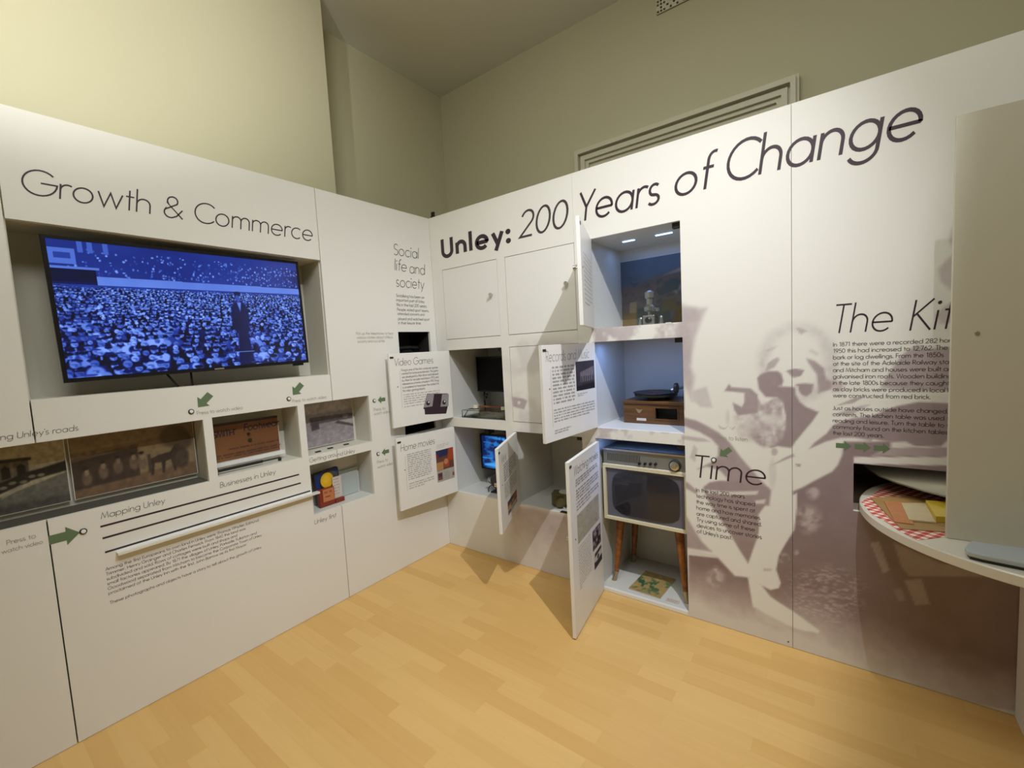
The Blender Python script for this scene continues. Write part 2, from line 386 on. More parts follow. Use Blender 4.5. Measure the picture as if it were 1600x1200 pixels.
def arrow(parent, fr, a, b, size, ang):
    pts = [(-.5, -.2), (.05, -.2), (.05, -.42), (.5, 0), (.05, .42), (.05, .2), (-.5, .2)]
    c, s = math.cos(math.radians(ang)), math.sin(math.radians(ang))
    mb = MB(); mb.add([fr.P(a+size*(x*c-y*s), b+size*(x*s+y*c), .0009) for x, y in pts], [(0, 1, 5, 6), (2, 3, 4)])
    return flat_mesh(mb, 'arrow', m_arrow, parent)
def line_part(parent, fr, a0, a1, b, w, m=None, name='rule_line', d=.0008):
    mb = MB(); mb.add([fr.P(a0, b-w/2, d), fr.P(a1, b-w/2, d), fr.P(a1, b+w/2, d), fr.P(a0, b+w/2, d)], [(0, 1, 2, 3)])
    return flat_mesh(mb, name, m or m_ink, parent)
def button(parent, fr, a, b, r=.010):
    f2 = Fr(fr.P(a, b), fr.r, fr.u, fr.n)
    o = MB().lathe(f2, [(r*1.15, 0), (r*1.15, .004), (r*.85, .006), (r*.78, .003)], 24).build('push_button', m_dark, parent, smooth=False)
    MB().lathe(f2, [(r*.76, 0), (r*.76, .007), (r*.6, .009)], 20).build('button_cap', m_gloss, o)
    return o

# ------------------------------------------------------------------ helpers: painted prints (pigment per point)
RNG = np.random.RandomState(3)
TAB = RNG.rand(256, 256)
def vnoise(x, y, f=1.0, oct=3):
    x = np.asarray(x)*f; y = np.asarray(y)*f; out = 0; amp = 1; tot = 0
    for k in range(oct):
        xi = np.floor(x).astype(int); yi = np.floor(y).astype(int); fx = x-xi; fy = y-yi
        fx = fx*fx*(3-2*fx); fy = fy*fy*(3-2*fy)
        t = lambda i, j: TAB[(i+17*k) % 256, (j+31*k) % 256]
        v = (t(xi, yi)*(1-fx)+t(xi+1, yi)*fx)*(1-fy)+(t(xi, yi+1)*(1-fx)+t(xi+1, yi+1)*fx)*fy
        out = out+amp*v; tot += amp; amp *= .5; x = x*2; y = y*2
    return out/tot
def poly_cover(x, y, poly, soft):
    """soft coverage 0..1 of a polygon"""
    P = np.array(poly, float); n = len(P); d2 = np.full(x.shape, 1e9); ins = np.zeros(x.shape, bool)
    for i in range(n):
        x0, y0 = P[i]; x1, y1 = P[(i+1) % n]; ex, ey = x1-x0, y1-y0; L2 = ex*ex+ey*ey+1e-12
        t = np.clip(((x-x0)*ex+(y-y0)*ey)/L2, 0, 1); dx = x-x0-t*ex; dy = y-y0-t*ey; d2 = np.minimum(d2, dx*dx+dy*dy)
        cr = ((y0 > y) != (y1 > y)) & (x < (x1-x0)*(y-y0)/(y1-y0+1e-12)+x0); ins ^= cr
    sd = np.sqrt(d2)*np.where(ins, 1, -1)
    t = np.clip(sd/(2*soft)+.5, 0, 1); return t*t*(3-2*t)
def ell(x, y, cx, cy, rx, ry, soft=.2):
    d = np.sqrt(((x-cx)/rx)**2+((y-cy)/ry)**2); t = np.clip((1-d)/soft+.5, 0, 1); return t*t*(3-2*t)
def mixc(col, c, a): return col*(1-a[..., None])+np.asarray(c, float)*a[..., None]
def print_grid(name, fr, us, vs, rgb, m, parent, d=.0004, skip=None):
    """a sheet of points us x vs in a frame carrying display colours rgb[len(vs), len(us), 3]"""
    us = np.asarray(us); vs = np.asarray(vs); nu, nv = len(us), len(vs)
    U, V = np.meshgrid(us, vs)
    P = fr.o+U[..., None]*fr.r+V[..., None]*fr.u+d*fr.n
    idx = np.arange(nu*nv).reshape(nv, nu)
    q = np.stack([idx[:-1, :-1], idx[:-1, 1:], idx[1:, 1:], idx[1:, :-1]], -1)
    if skip is not None: q = q[~skip((U[:-1, :-1]+U[1:, 1:])/2, (V[:-1, :-1]+V[1:, 1:])/2)]
    q = q.reshape(-1, 4)
    used = np.unique(q); remap = np.full(nu*nv, -1); remap[used] = np.arange(len(used))
    me = bpy.data.meshes.new(name); me.from_pydata(P.reshape(-1, 3)[used].tolist(), [], remap[q].tolist())
    at = me.color_attributes.new('Col', 'FLOAT_COLOR', 'POINT')
    c = np.ones((len(used), 4), np.float32); c[:, :3] = lin(np.clip(rgb.reshape(-1, 3)[used], 0, 1)); at.data.foreach_set('color', c.ravel())
    return link(name, me, m, parent)
def picture(name, fr, a0, a1, b0, b1, fn, m, parent, n=90, d=.0006):
    us = np.linspace(a0, a1, n); k = max(8, int(n*abs((b1-b0)/(a1-a0)))); vs = np.linspace(b0, b1, k)
    U, V = np.meshgrid(np.linspace(0, 1, n), np.linspace(0, 1, k))
    return print_grid(name, fr, us, vs, fn(U, V), m, parent, d)

# ================================================================== THE SETTING
YB, XR, CEIL = .75, -.53, 3.72
def struct(name, mb, m, kind='structure'):
    o = mb.build(name, m); o['kind'] = kind; return o
struct('floor', MB().box(WLD, -.6, 5.2, -5.0, .80, -.05, 0), m_floor)
struct('ceiling', MB().box(WLD, -.6, 5.2, -5.0, .80, CEIL, CEIL+.05), m_ceil)
struct('wall_back', MB().box(WLD, XR-.05, 5.2, YB, YB+.05, 0, CEIL), m_wall)
struct('wall_left', MB().box(WLD, XR-.05, XR, -.56, YB, 0, CEIL), m_wall)
struct('wall_chimney', MB().box(WLD, XR-.05, -.25, -5.0, -.56, 0, CEIL), m_wall)
struct('wall_right', MB().box(WLD, 5.15, 5.2, -5.0, YB, 0, CEIL), m_wall)
struct('wall_front', MB().box(WLD, -.25, 5.15, -5.05, -5.0, 0, CEIL), m_wall)
# moulded door surround on the old wall behind the display
fb = Fr((0, YB, 0), (1, 0, 0), (0, 0, 1), (0, -1, 0))
tr = MB(); x0, x1, zt = .81, 2.184, 2.84
prof = ((.0, .014, .046), (.014, .040, .070), (.040, .054, .030), (.054, .084, .052), (.084, .108, .034), (.108, .30, .016))
for w_, e, d_ in prof:
    tr.box(fb, x0+w_, x1-w_, zt-e, zt-w_, 0, d_); tr.box(fb, x0+w_, x0+e, 0, zt-e, 0, d_); tr.box(fb, x1-e, x1-w_, 0, zt-e, 0, d_)
struct('trim_1', tr, m_trim)
struct('door_1', MB().box(fb, x0+.30, x1-.30, 0, zt-.30, 0, .008), m_trim)

# wall ventilator
vx, vz = 1.418, 3.508
vent = thing('wall_vent', fb.P(vx+.13, vz+.07, .01), 'small pierced plaster air vent high on the back wall near the ceiling', 'vent')
vm = MB(); rv = random.Random(4)
cellsx, cellsz = 13, 7; cw, ch = .26/cellsx, .14/cellsz
hol = [(vx+i*cw+.004, vx+(i+1)*cw-.003, vz+j*ch+.004, vz+(j+1)*ch-.003) for i in range(cellsx) for j in range(cellsz) if (i+j) % 2 == 0 or rv.random() < .2]
sheet_holes(vm, fb, vx, vx+.26, vz, vz+.14, hol, .006, .014)
vm.build('grille', m_trim, vent)
MB().box(fb, vx, vx+.26, vz, vz+.14, .001, .004).build('backing', m_blackmatte, vent)

# ================================================================== LEFT DISPLAY WALL
TH = .018
H_TV = (-2.049, -.862, 1.35, 2.0)
H_MAP = (-2.95, -1.517, .897, 1.191); H_BIZ = (-1.479, -1.069, .906, 1.195); H_GET = (-1.031, -.614, .905, 1.198)
H_UNL = (-1.031, -.626, .568, .854); H_TEL = (-.346, -.062, .895, 1.595)
def panel(fr, a0, a1, b0, b1, holes, label, cat='display board'):
    mb = MB(); sheet_holes(mb, fr, a0, a1, b0, b1, holes, -TH, 0)
    me_o = fr.P((a0+a1)/2, b0, -TH/2)
    o = mb.build('display_board', m_panel, origin=me_o); weld(o)
    return tag(o, label, cat)
PA = panel(FL, -.857, -.0006, .002, 2.4, [H_TEL, H_GET, H_UNL], "white display panel in the corner headed 'Social life and society'")
PH = panel(FL, -2.05, -.861, 2.0015, 2.4, [], "white header panel reading 'Growth & Commerce' above the large television")
PB = panel(FL, -2.05, -.861, .002, 1.349, [H_GET, H_UNL, H_BIZ, H_MAP], "white display panel under the large television, with niches and three black lines")
PC = panel(FL, -3.5, -2.0545, .002, 2.4, [H_MAP], "white display panel at the far left edge, left of the large television")

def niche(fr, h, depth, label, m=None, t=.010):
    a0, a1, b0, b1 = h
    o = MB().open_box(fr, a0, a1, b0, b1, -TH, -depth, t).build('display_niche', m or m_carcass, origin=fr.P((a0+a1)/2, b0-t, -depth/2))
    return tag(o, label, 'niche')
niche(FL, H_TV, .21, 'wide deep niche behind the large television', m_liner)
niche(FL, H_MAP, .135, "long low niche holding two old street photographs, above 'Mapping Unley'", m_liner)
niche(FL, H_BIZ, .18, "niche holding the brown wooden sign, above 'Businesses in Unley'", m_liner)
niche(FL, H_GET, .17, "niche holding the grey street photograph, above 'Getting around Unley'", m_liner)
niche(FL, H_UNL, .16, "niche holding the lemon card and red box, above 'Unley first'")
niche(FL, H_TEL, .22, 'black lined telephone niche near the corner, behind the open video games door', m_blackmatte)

# ---- lettering of the left wall
px_words(PH, 'heading', FL, [('Growth & Commerce', (34, 303), (487.5, 375.5), .092)], m_ink, wt=.030, slant=.13)
px_words(PA, 'heading', FL, [('Social', (615, 396.5), (654, 405.5), .072), ('life', (617, 421.5), (635, 425), .072), ('and', (640, 426), (663.5, 430), .072), ('society', (619, 446.5), (662, 453), .072)], m_ink2, wt=.030, slant=.12)
tx = ['Socialising has been an', 'important part of Unley', 'life in the last 200 years.', 'People visited sport teams,', 'attended concerts and', 'played and watched sport', 'in their leisure time.']
sx_ = [619, 619.5, 620, 620.7, 621.2, 622, 622.5]; ex_ = [663, 663, 667, 670, 663, 671, 658]; yy = [463, 470, 477.3, 484.6, 491.5, 499, 506]; ye = [467.5, 474, 481.5, 488.5, 494, 502, 507.5]
px_words(PA, 'body_text', FL, [(s, (sx_[i], yy[i]), (ex_[i], ye[i]), None) for i, s in enumerate(tx)], m_ink2, wt=.050)
px_words(PA, 'instruction_text', FL, [('Pick up the telephones to hear', (556.5, 521.5), (614.5, 524), None), ("various stories about Unley's", (557.5, 527.8), (613.5, 530), None), ('society and social life', (558.5, 534.5), (601, 535.5), None)], m_greyink, wt=.05)
for (s, p0, p1, par) in (("Press to watch video", (308, 648), (379, 639.5), PB), ("Press to watch video", (457, 628.8), (510, 622.5), PB)):
    px_words(par, 'instruction_text', FL, [(s, p0, p1, None)], m_greyink, wt=.05)
px_words(PA, 'instruction_text', FL, [('Press to', (584, 642), (602, 640.5), None), ('watch video', (584.5, 648.5), (609, 645), None)], m_greyink, wt=.05)
px_words(PA, 'instruction_text', FL, [('Press to', (589.5, 723.5), (606, 721), None), ('watch video', (590, 730.5), (614, 727), None)], m_greyink, wt=.05)
px_words(PC, 'instruction_text', FL, [('Press to', (11, 850.5), (56, 841), None), ('watch video', (3, 865.5), (67, 849), None)], m_greyink, wt=.05)
_p0, _p1 = on(FL, 50.5, 682), on(FL, 122, 672); _h = (_p1[0]-_p0[0])/text_width("ey's roads"); _e = on(FL, 48, 682.5)
words(PC, 'caption', FL, [("Making Unl", _e[0]-_h*text_width("Making Unl"), (_p0[1]+_p1[1])/2, _h, None)], m_ink2, wt=.034, slant=.1)
px_words(PB, 'caption', FL, [("ey's roads", (50.5, 682), (122, 672), None)], m_ink2, wt=.034, slant=.1)
px_words(PB, 'caption', FL, [('Mapping Unley', (158, 810.5), (257, 786.5), None)], m_ink2, wt=.034, slant=.1)
px_words(PB, 'caption', FL, [('Businesses in Unley', (344, 761), (430, 741.5), None)], m_ink2, wt=.034, slant=.1)
px_words(PB, 'caption', FL, [('Getting arou', (483.5, 722), (527, 713), None)], m_ink2, wt=.034, slant=.1)
px_words(PA, 'caption', FL, [('nd Unley', (528, 712.8), (554, 707), None)], m_ink2, wt=.034, slant=.1)
px_words(PB, 'caption', FL, [('Unley first', (491.5, 818.5), (525, 808.5), None)], m_ink2, wt=.034, slant=.1)
for b_, a0_, a1_ in ((.820, -1.909, -1.094), (.771, -1.907, -1.089), (.712, -1.905, -1.04)): line_part(PB, FL, a0_, a1_, b_, .0075)
lt = ['Among the first Europeans to own land in Unley were Thomas Whistler, Edmund', 'Trimmer, Henry Grainger and Charles Fenwick. From 1840 the land was', 'subdivided and sold. Rows of cottages were built and shops and', 'small factories appeared. By 1871 the villages of Unley, Parkside, Fullarton and', 'Goodwood separated from Mitcham to become the Corporate Town of Unley', 'proclaimed at the Unley Inn with the first, John Barrow as its first Mayor.', '', 'These photographs and objects have a story to tell about the growth of Unley.']
a_l, b_l = on(FL, 165, 892); _, b_e = on(FL, 175, 943)
stp = (b_l-b_e)/7
hl = (on(FL, 405, 813)[0]-a_l)/text_width(lt[0])
words(PB, 'body_text', FL, [(s, a_l, b_l-i*stp, hl*.92, None) for i, s in enumerate(lt) if s], m_softink, wt=.055, sx=1.08)
for px_, py_, sz, an, par in ((319, 626, .078, 225, PB), (464.5, 608.5, .078, 225, PB), (101, 838, .085, 0, PB), (596, 624.5, .058, 180, PA), (602, 706, .058, 180, PA)):
    a, b = on(FL, px_, py_); arrow(par, FL, a, b, sz, an)
for px_, py_, par in ((298.5, 643, PB), (451, 623, PB), (130, 830, PB), (584.5, 626, PA), (590.5, 709, PA)):
    a, b = on(FL, px_, py_); button(par, FL, a, b)

# ---- white ledge under the black lines
la0, la1, lb = -1.872, -1.000, .700
led = MB().box(FL, la0, la1, lb-.003, lb+.001, 0, .030).box(FL, la0, la1, lb-.010, lb-.003, .027, .030)
tag(led.build('display_ledge', m_ledgemat, origin=FL.P((la0+la1)/2, lb, .02), bevel=.0008), "thin white metal ledge on the panel beneath the three black lines", 'ledge')

# ---- the large television
pTL = FL.P(*on(FL, 67, 365, -.015), -.015); pBL = FL.P(*on(FL, 95, 600, -.015), -.015)
pTR = FL.P(*on(FL, 469, 410, -.045), -.045); pBR = FL.P(*on(FL, 479, 566, -.045), -.045)
ctr = (pTL+pBL+pTR+pBR)/4
rgt = ((pTR+pBR)-(pTL+pBL))/2; TW = np.linalg.norm(rgt); rgt = rgt/TW
upv = ((pTL+pTR)-(pBL+pBR))/2; TVH = np.linalg.norm(upv); upv = upv-rgt*(upv@rgt); upv /= np.linalg.norm(upv)
FT = Fr(ctr, rgt, upv, np.cross(rgt, upv))
tv = thing('television', FL.P(ctr[1], 1.352, -.09), 'large black flat screen television showing a blue tinted film of a seated crowd', 'television')
bz = .013
b_ = MB(); sheet_holes(b_, FT, -TW/2, TW/2, -TVH/2, TVH/2, [(-TW/2+bz, TW/2-bz, -TVH/2+bz*1.25, TVH/2-bz)], -.012, .0); b_.box(FT, -TW/2+.004, TW/2-.004, -TVH/2+.004, TVH/2-.004, -.03, -.012)
b_.box(FT, -.3, .3, -.2, .12, -.055, -.03)
b_.build('bezel', m_black, tv, bevel=.002)
MB().box(FT, -.2, .2, -.12, .10, -.13, -.055).build('wall_mount', m_dark, tv)
MB().box(FT, .02, .062, -TVH/2+.003, -TVH/2+.010, .0002, .0012).build('maker_badge', m_steel, tv)
MB().box(FT, TW/2-.085, TW/2-.03, -TVH/2-.012, -TVH/2, -.02, -.006).build('sensor', m_black, tv)
def crowd(U, V):
    k, n = U.shape; L = np.full(U.shape, .10)+.05*vnoise(U*9, V*5)
    L = np.where(V > .74, .25+.10*vnoise(U*5, V*8)-.12*np.clip((U-.9)*12, 0, 1)*(V < .93), L)
    r = np.random.RandomState(5)
    def paint(cx, cy, rx, ry, val, soft=.45):
        i0, i1 = np.searchsorted(U[0], [cx-2*rx, cx+2*rx]); j0, j1 = np.searchsorted(V[:, 0], [cy-2*ry, cy+2*ry])
        if i1 <= i0 or j1 <= j0: return
        a = ell(U[j0:j1, i0:i1], V[j0:j1, i0:i1], cx, cy, rx, ry, soft); L[j0:j1, i0:i1] = L[j0:j1, i0:i1]*(1-a)+val*a
    for _ in range(330):
        u = r.rand(); u = u if r.rand() < u+.15 else r.rand(); paint(u, .755+.19*r.rand()**1.3, .002+.003*r.rand(), .004+.006*r.rand(), .35+.5*r.rand())
    L = np.where((V > .70) & (V < .80) & (U < .135), .05+.04*vnoise(U*20, V*20), L)
    L = np.where((V > .683) & (V < .752-.012*U) & (U > .135), .66+.08*vnoise(U*12, V*4), L)
    L = np.where((V > .655) & (V < .683), .30+.1*vnoise(U*30, V*10), L)
    L = np.where((V > .83) & (V < .94) & (U < .078), .62-.25*((np.abs(V-.89) < .02) & (np.abs(U-.04) < .024)), L)
    L = np.where((V > .795) & (V < .812) & (U < .145), .66, L)
    for u0 in (.095, .125, .175): L = np.where((np.abs(U-u0) < .008) & (V > .92), .55, L)
    L = np.where(V < .655, .07+.10*vnoise(U*40, V*30), L)
    v = .665
    while v > -.03:
        s = .0095+.036*(1-v/.68)**1.35; sp = s*2.15*.58; u = -s*r.rand()
        while u < 1+s:
            du = (r.rand()-.5)*.7*s; dv = (r.rand()-.5)*1.0*s; x, y = u+du, v+dv; k = .75+.55*r.rand(); h = s*(.80+.35*r.rand())
            body = r.choice([.03, .05, .08, .14, .34, .70, .85], p=[.27, .24, .17, .10, .07, .08, .07]); dim = .62+.42*r.rand()-.15*(x < .12)
            paint(x, y-1.75*h, h*.78, h*1.25, body)
            if body < .3 and r.rand() < .75: paint(x+.04*h, y-1.25*h, h*.13, h*.50, .75*dim)
            paint(x, y+.05*h, h*.36, h*.66, .88*dim)
            t = r.rand()
            if t < .45: paint(x, y+.52*h, h*.42, h*.36, .04+.10*r.rand())
            elif t < .65: paint(x, y+.55*h, h*.55, h*.22, .10+.3*r.rand())
            if h > .018: paint(x+.12*h*(r.rand()-.5), y+.10*h, h*.24, h*.07, .42*dim, .9); paint(x+.14*h, y-.15*h, h*.14, h*.3, .62*dim, .9)
            u += sp*(.85+.5*r.rand())
        v -= s*1.12
    # the man standing in front, in a dark coat and hat
    def sil(poly, val, sft=.006):
        nonlocal L
        a = poly_cover(U, V*.56, [(p[0], p[1]*.56) for p in poly], sft); L = L*(1-a)+val*a
    sil([(.640, .02), (.650, .30), (.632, .34), (.626, .47), (.640, .56), (.655, .59), (.690, .59), (.704, .56), (.714, .46), (.706, .32), (.700, .30), (.716, .02)], .075+.05*vnoise(U*20, V*10))
    paint(.668, .665, .016, .020, .10); paint(.667, .625, .010, .028, .46); sil([(.662, .585), (.682, .585), (.674, .50)], .74, .003)
    L = np.where((np.abs(V-.125) < .0028) & (U > .625) & (U < .72), .75, L)
    L = L*(.93+.1*vnoise(U*3, V*2))
    L = np.clip(L, 0, 1); L = np.clip((L-.05)*1.10, 0, 1)
    return np.stack([.025+.60*L**1.6, .04+.72*L**1.25, .13+.95*L**.66], -1)
picture('screen', FT, -TW/2+bz, TW/2-bz, -TVH/2+bz*1.25, TVH/2-bz, crowd, m_screen, tv, n=430, d=-.001)
ca, cb = on(FL, 262, 586, -.06); e1, e2 = on(FL, 278, 607, -.06)
MB().tube([FL.P(ca-.03, cb+.05, -.08), FL.P(ca, cb, -.06), FL.P(e1, 1.352, -.05)], .0045).build('cable', m_black, tv, smooth=True)
ca, cb = on(FL, 299, 583, -.06)
MB().tube([FL.P(ca, cb+.05, -.08), FL.P(ca, cb, -.065), FL.P(ca, 1.352, -.06)], .0045).build('cable', m_black, tv, smooth=True)

# ---- pictures and objects in the niches of the left wall
def upright(name, fr, a0, a1, b0, b1, d, fn, label, cat, edge=None, t=.004, n=90, m=None):
    o = MB().box(fr, a0, a1, b0, b1, d-t, d).build(name, edge or m_panel, origin=fr.P((a0+a1)/2, b0, d-t/2)); tag(o, label, cat)
    f2 = Fr(fr.P(0, 0, d), fr.r, fr.u, fr.n); picture('printed_image', f2, a0+.002, a1-.002, b0+.002, b1-.002, fn, m or m_attr, o, n=n)
    return o
NM = [o for o in C.objects if o.name.startswith('display_niche')][1]
MB().box(FL, H_MAP[0]+.001, H_MAP[1]-.001, H_MAP[2]+.0003, H_MAP[2]+.004, -.134, -.019).build('floor_liner', m_felt, NM)
def street_bldg(U, V):
    c = np.zeros(U.shape+(3,))+np.array([.66, .62, .52]); W = U*1.6
    def pl(poly, col, s=.012, k=1.0):
        nonlocal c; c = mixc(c, col, poly_cover(W, V, poly, s)*k)
    pl([(0, .0), (1.6, 0), (1.6, .48), (1.0, .34), (0, .12)], (.40, .39, .36), .02); pl([(0, 0), (1.6, 0), (1.6, .12), (.5, .14), (0, .22)], (.30, .29, .27), .06)
    pl([(0, .20), (1.08, .42), (1.10, .80), (0, .86)], (.38, .35, .30)); pl([(0, .80), (1.14, .755), (1.14, .80), (0, .86)], (.20, .19, .17)); pl([(0, .88), (.55, .85), (.66, .82), (.66, .85), (.55, .89), (0, .91)], (.27, .25, .22))
    for x in (.05, .30, .52, .74, .94): pl([(x, .52), (x+.11, .53), (x+.11, .68), (x+.05, .72), (x, .68)], (.14, .13, .11), .010)
    for x in (.20, .44, .66, .86): pl([(x, .36), (x+.04, .37), (x+.04, .76), (x, .76)], (.46, .42, .36), .008)
    pl([(0, .16), (.55, .28), (1.1, .44), (1.6, .50), (1.6, .66), (1.25, .60), (1.05, .58), (.7, .48), (0, .40)], (.15, .14, .125), .02)
    pl([(.22, .08), (.34, .10), (.42, .34), (.30, .52), (.18, .30)], (.10, .095, .085), .03); pl([(.28, .44), (.31, .44), (.33, .74), (.30, .74)], (.60, .56, .48), .006)
    for x, y in ((.62, .46), (.74, .40), (.86, .45), (1.0, .44), (1.12, .50), (1.24, .50)): c = mixc(c, (.52, .49, .43), ell(W, V, x, y, .05, .025, .7)*.8)
    pl([(.70, .24), (.98, .36), (.96, .40), (.72, .30)], (.58, .55, .49), .015)
    return c*(.80+.35*vnoise(U*26, V*17)[..., None])
def horse_tram(U, V):
    W = U*2.1; c = np.zeros(U.shape+(3,))+np.array([.54, .47, .36])
    def pl(poly, col, s=.02, k=1):
        nonlocal c; c = mixc(c, col, poly_cover(W, V, poly, s)*k)
    pl([(0, .80), (2.1, .84), (2.1, 1), (0, 1)], (.50, .42, .33), .05, .6); pl([(0, .66), (2.1, .80), (2.1, .84), (0, .74)], (.45, .37, .30), .02, .6)
    pl([(0, 0), (2.1, 0), (2.1, .24), (0, .20)], (.46, .36, .28), .03); pl([(0, .14), (1.05, .18), (1.05, .70), (0, .62)], (.27, .22, .19)); pl([(0, .60), (1.08, .70), (1.08, .745), (0, .655)], (.40, .33, .27), .012)
    for i, (x, y) in enumerate(((.20, .30), (.46, .36), (.70, .40), (.96, .42), (1.10, .40))):
        c = mixc(c, (.44, .37, .31), ell(W, V, x, y, .075, .12, .6)*.9); c = mixc(c, (.56, .49, .41), ell(W, V, x+.01, y+.10, .035, .055, .5)*.9); c = mixc(c, (.20, .17, .15), ell(W, V, x, y+.17, .045, .03, .5))
    pl([(1.22, .42), (1.40, .48), (1.62, .50), (1.72, .62), (1.80, .62), (1.78, .50), (1.70, .42), (1.70, .14), (1.66, .14), (1.62, .36), (1.52, .34), (1.48, .14), (1.44, .14), (1.44, .34), (1.32, .34), (1.28, .14), (1.24, .14), (1.24, .36)], (.23, .19, .165), .018)
    c = mixc(c, (.29, .245, .21), np.clip(ell(W, V, 1.72, .78, .27, .20, .5)+ell(W, V, 1.88, .66, .18, .16, .5), 0, 1)*(.45+.55*vnoise(U*30, V*14))); c = mixc(c, (.26, .215, .185), ell(W, V, 1.80, .36, .17, .20, .4)*.85)
    pl([(1.20, .20), (1.26, .20), (1.26, .52), (1.20, .52)], (.3, .25, .22), .02)
    return c*(.82+.32*vnoise(U*30, V*14)[..., None])
ay, _ = on(FL, 103, 690, -.112); by, _ = on(FL, 302, 655, -.112)
upright('street_photograph', FL, ay-.33, ay-.006, .925, 1.180, -.115, street_bldg, 'old photograph of a two storey corner building in the long low niche', 'photograph', n=120)
upright('street_photograph', FL, ay+.004, by-.004, .925, 1.180, -.115, horse_tram, 'faded sepia photograph of a horse tram with passengers in the long low niche', 'photograph', n=110)

# brown wooden shop sign on a clear white stand
sg = thing('shop_sign', FL.P(-1.29, .907, -.12), 'brown painted wooden shop sign with dark lettering standing in a niche', 'sign')
sa0, sb0 = on(FL, 343, 729, -.11); sa1, sb1 = on(FL, 439, 712, -.11)
sa0 -= .07; zb = .955; zt = on(FL, 439, 648, -.12)[1]
MB().box(FL, sa0, sa1, zb, zt, -.13, -.11).build('board', m_signwood, sg, bevel=.002)
FS = Fr(FL.P(0, 0, -.11), FL.r, FL.u, FL.n)
flat_mesh(put_text(MB(), FS, "SMITH'", sa0+.055, zb+.125, .030, wt=.09), 'lettering', m_ink, sg); flat_mesh(put_text(MB(), FS, "Footwear", sa0+.20, zb+.137, .034, wt=.085, slant=.15, sx=.95), 'lettering', m_ink, sg)
mb = MB(); rr = random.Random(2)
greek(mb, FS, sa0+.12, zb+.052, .25, .010, rnd=rr); greek(mb, FS, sa0+.04, zb+.026, .34, .011, rnd=rr); greek(mb, FS, sa0+.04, zb+.014, .34, .010, rnd=rr)
flat_mesh(mb, 'small_lettering', m_ink, sg)
line_part(sg, FS, sa0, sa1, zb+.186, .012, m_ink, 'dark_band')
MB().cyl(FS.P(sa0+.218, zb+.118, 0), FS.P(sa0+.218, zb+.118, .01), .006).cyl(FS.P(sa0+.222, zb+.085, 0), FS.P(sa0+.222, zb+.085, .006), .009).build('door_lock', m_dark, sg)
MB().box(FL, sa0-.005, sa1+.012, zb-.02, zb-.001, -.135, -.085).box(FL, sa1+.002, sa1+.010, zb, zt-.05, -.135, -.128).box(FL, sa0, sa1, .9065, zb-.02, -.13, -.12).build('stand', m_gloss, sg)
tl = MB().box(FL, -1.475, -1.25, .918, .932, -.062, -.050).box(FL, -1.25, -1.16, .922, .928, -.06, -.052).box(FL, -1.478, -1.462, .9065, .945, -.070, -.040).box(FL, -1.17, -1.155, .9065, .925, -.062, -.05)
tag(tl.build('shoe_tool', m_dark, origin=FL.P(-1.33, .9065, -.055), bevel=.002), 'long dark metal tool lying in front of the brown wooden sign', 'tool')

def grey_street(U, V):
    W = U*1.5; c = np.zeros(U.shape+(3,))+np.array([.70, .67, .66])-.05*vnoise(U*6, V*6)[..., None]
    def pl(poly, col, s=.02, k=1):
        nonlocal c; c = mixc(c, col, poly_cover(W, V, poly, s)*k)
    pl([(0, 0), (1.5, 0), (1.5, .36), (.9, .5), (0, .52)], (.60, .57, .59)); pl([(0, .54), (1.5, .56), (1.5, .72), (.8, .74), (0, .70)], (.56, .53, .56), .03)
    pl([(.4, .50), (1.5, .50), (1.5, .62), (.4, .66)], (.36, .32, .36)); pl([(.42, .36), (.62, .38), (.6, .6), (.42, .6)], (.30, .27, .30), .015)
    pl([(1.0, .46), (1.5, .30), (1.5, .36), (1.1, .5)], (.34, .31, .33), .01); c = mixc(c, (.40, .37, .40), ell(W, V, .12, .30, .16, .14, .5)); c = mixc(c, (.72, .7, .7), ell(W, V, .2, .24, .08, .07)); c = mixc(c, (.35, .32, .35), ell(W, V, .05, .58, .12, .12, .5))
    c = mixc(c, (.62, .6, .6), ell(W, V, 1.3, .58, .08, .05)*.6); c = mixc(c, (.36, .33, .36), poly_cover(W, V, [(.45, .56), (1.45, .60), (1.45, .64), (.45, .66)], .015)*vnoise(U*20, V*6))
    return c*(.84+.30*vnoise(U*22, V*18)[..., None])
ga1, _ = on(FL, 553, 640, -.155)
upright('street_photograph', FL, -1.028, ga1-.01, .915, 1.19, -.158, grey_street, "grey photograph of a wide street in the niche above 'Getting around Unley'", 'photograph', n=80)
for k, (qx, qy) in enumerate(((497, 706), (516, 700.5), (541, 694.5))):
    p = onz(qx, qy, .907)
    o = MB().box(WLD, p[0]-.008, p[0]+.008, p[1]-.016, p[1]+.016, .9055, .9115).build('photo_clip', m_dark, origin=(p[0], p[1], .9055), bevel=.002)
    tag(o, ('leftmost', 'middle', 'rightmost')[k]+' of three small dark clips on the floor of the grey street photograph niche', 'clip', 'dark clips in the street photograph niche')

FU = Fr(FL.P(0, 0, -.10), FL.r, FL.u, FL.n)
def lemon(U, V):
    V = (V-.30)/.70
    c = np.zeros(U.shape+(3,))+np.array([.13, .22, .45])-.05*vnoise(U*6, V*6)[..., None]
    c = mixc(c, (.10, .09, .16), ell(U, V, .55, .42, .38, .52, .3)); c = mixc(c, (.36, .38, .34), ell(U, V, .62, .58, .36, .36, .25)*.7); c = mixc(c, (.90, .72, .16), ell(U, V, .48, .56, .27, .36, .1)); c = mixc(c, (.96, .80, .25), ell(U, V, .44, .62, .14, .2, .6)*.6)
    return c
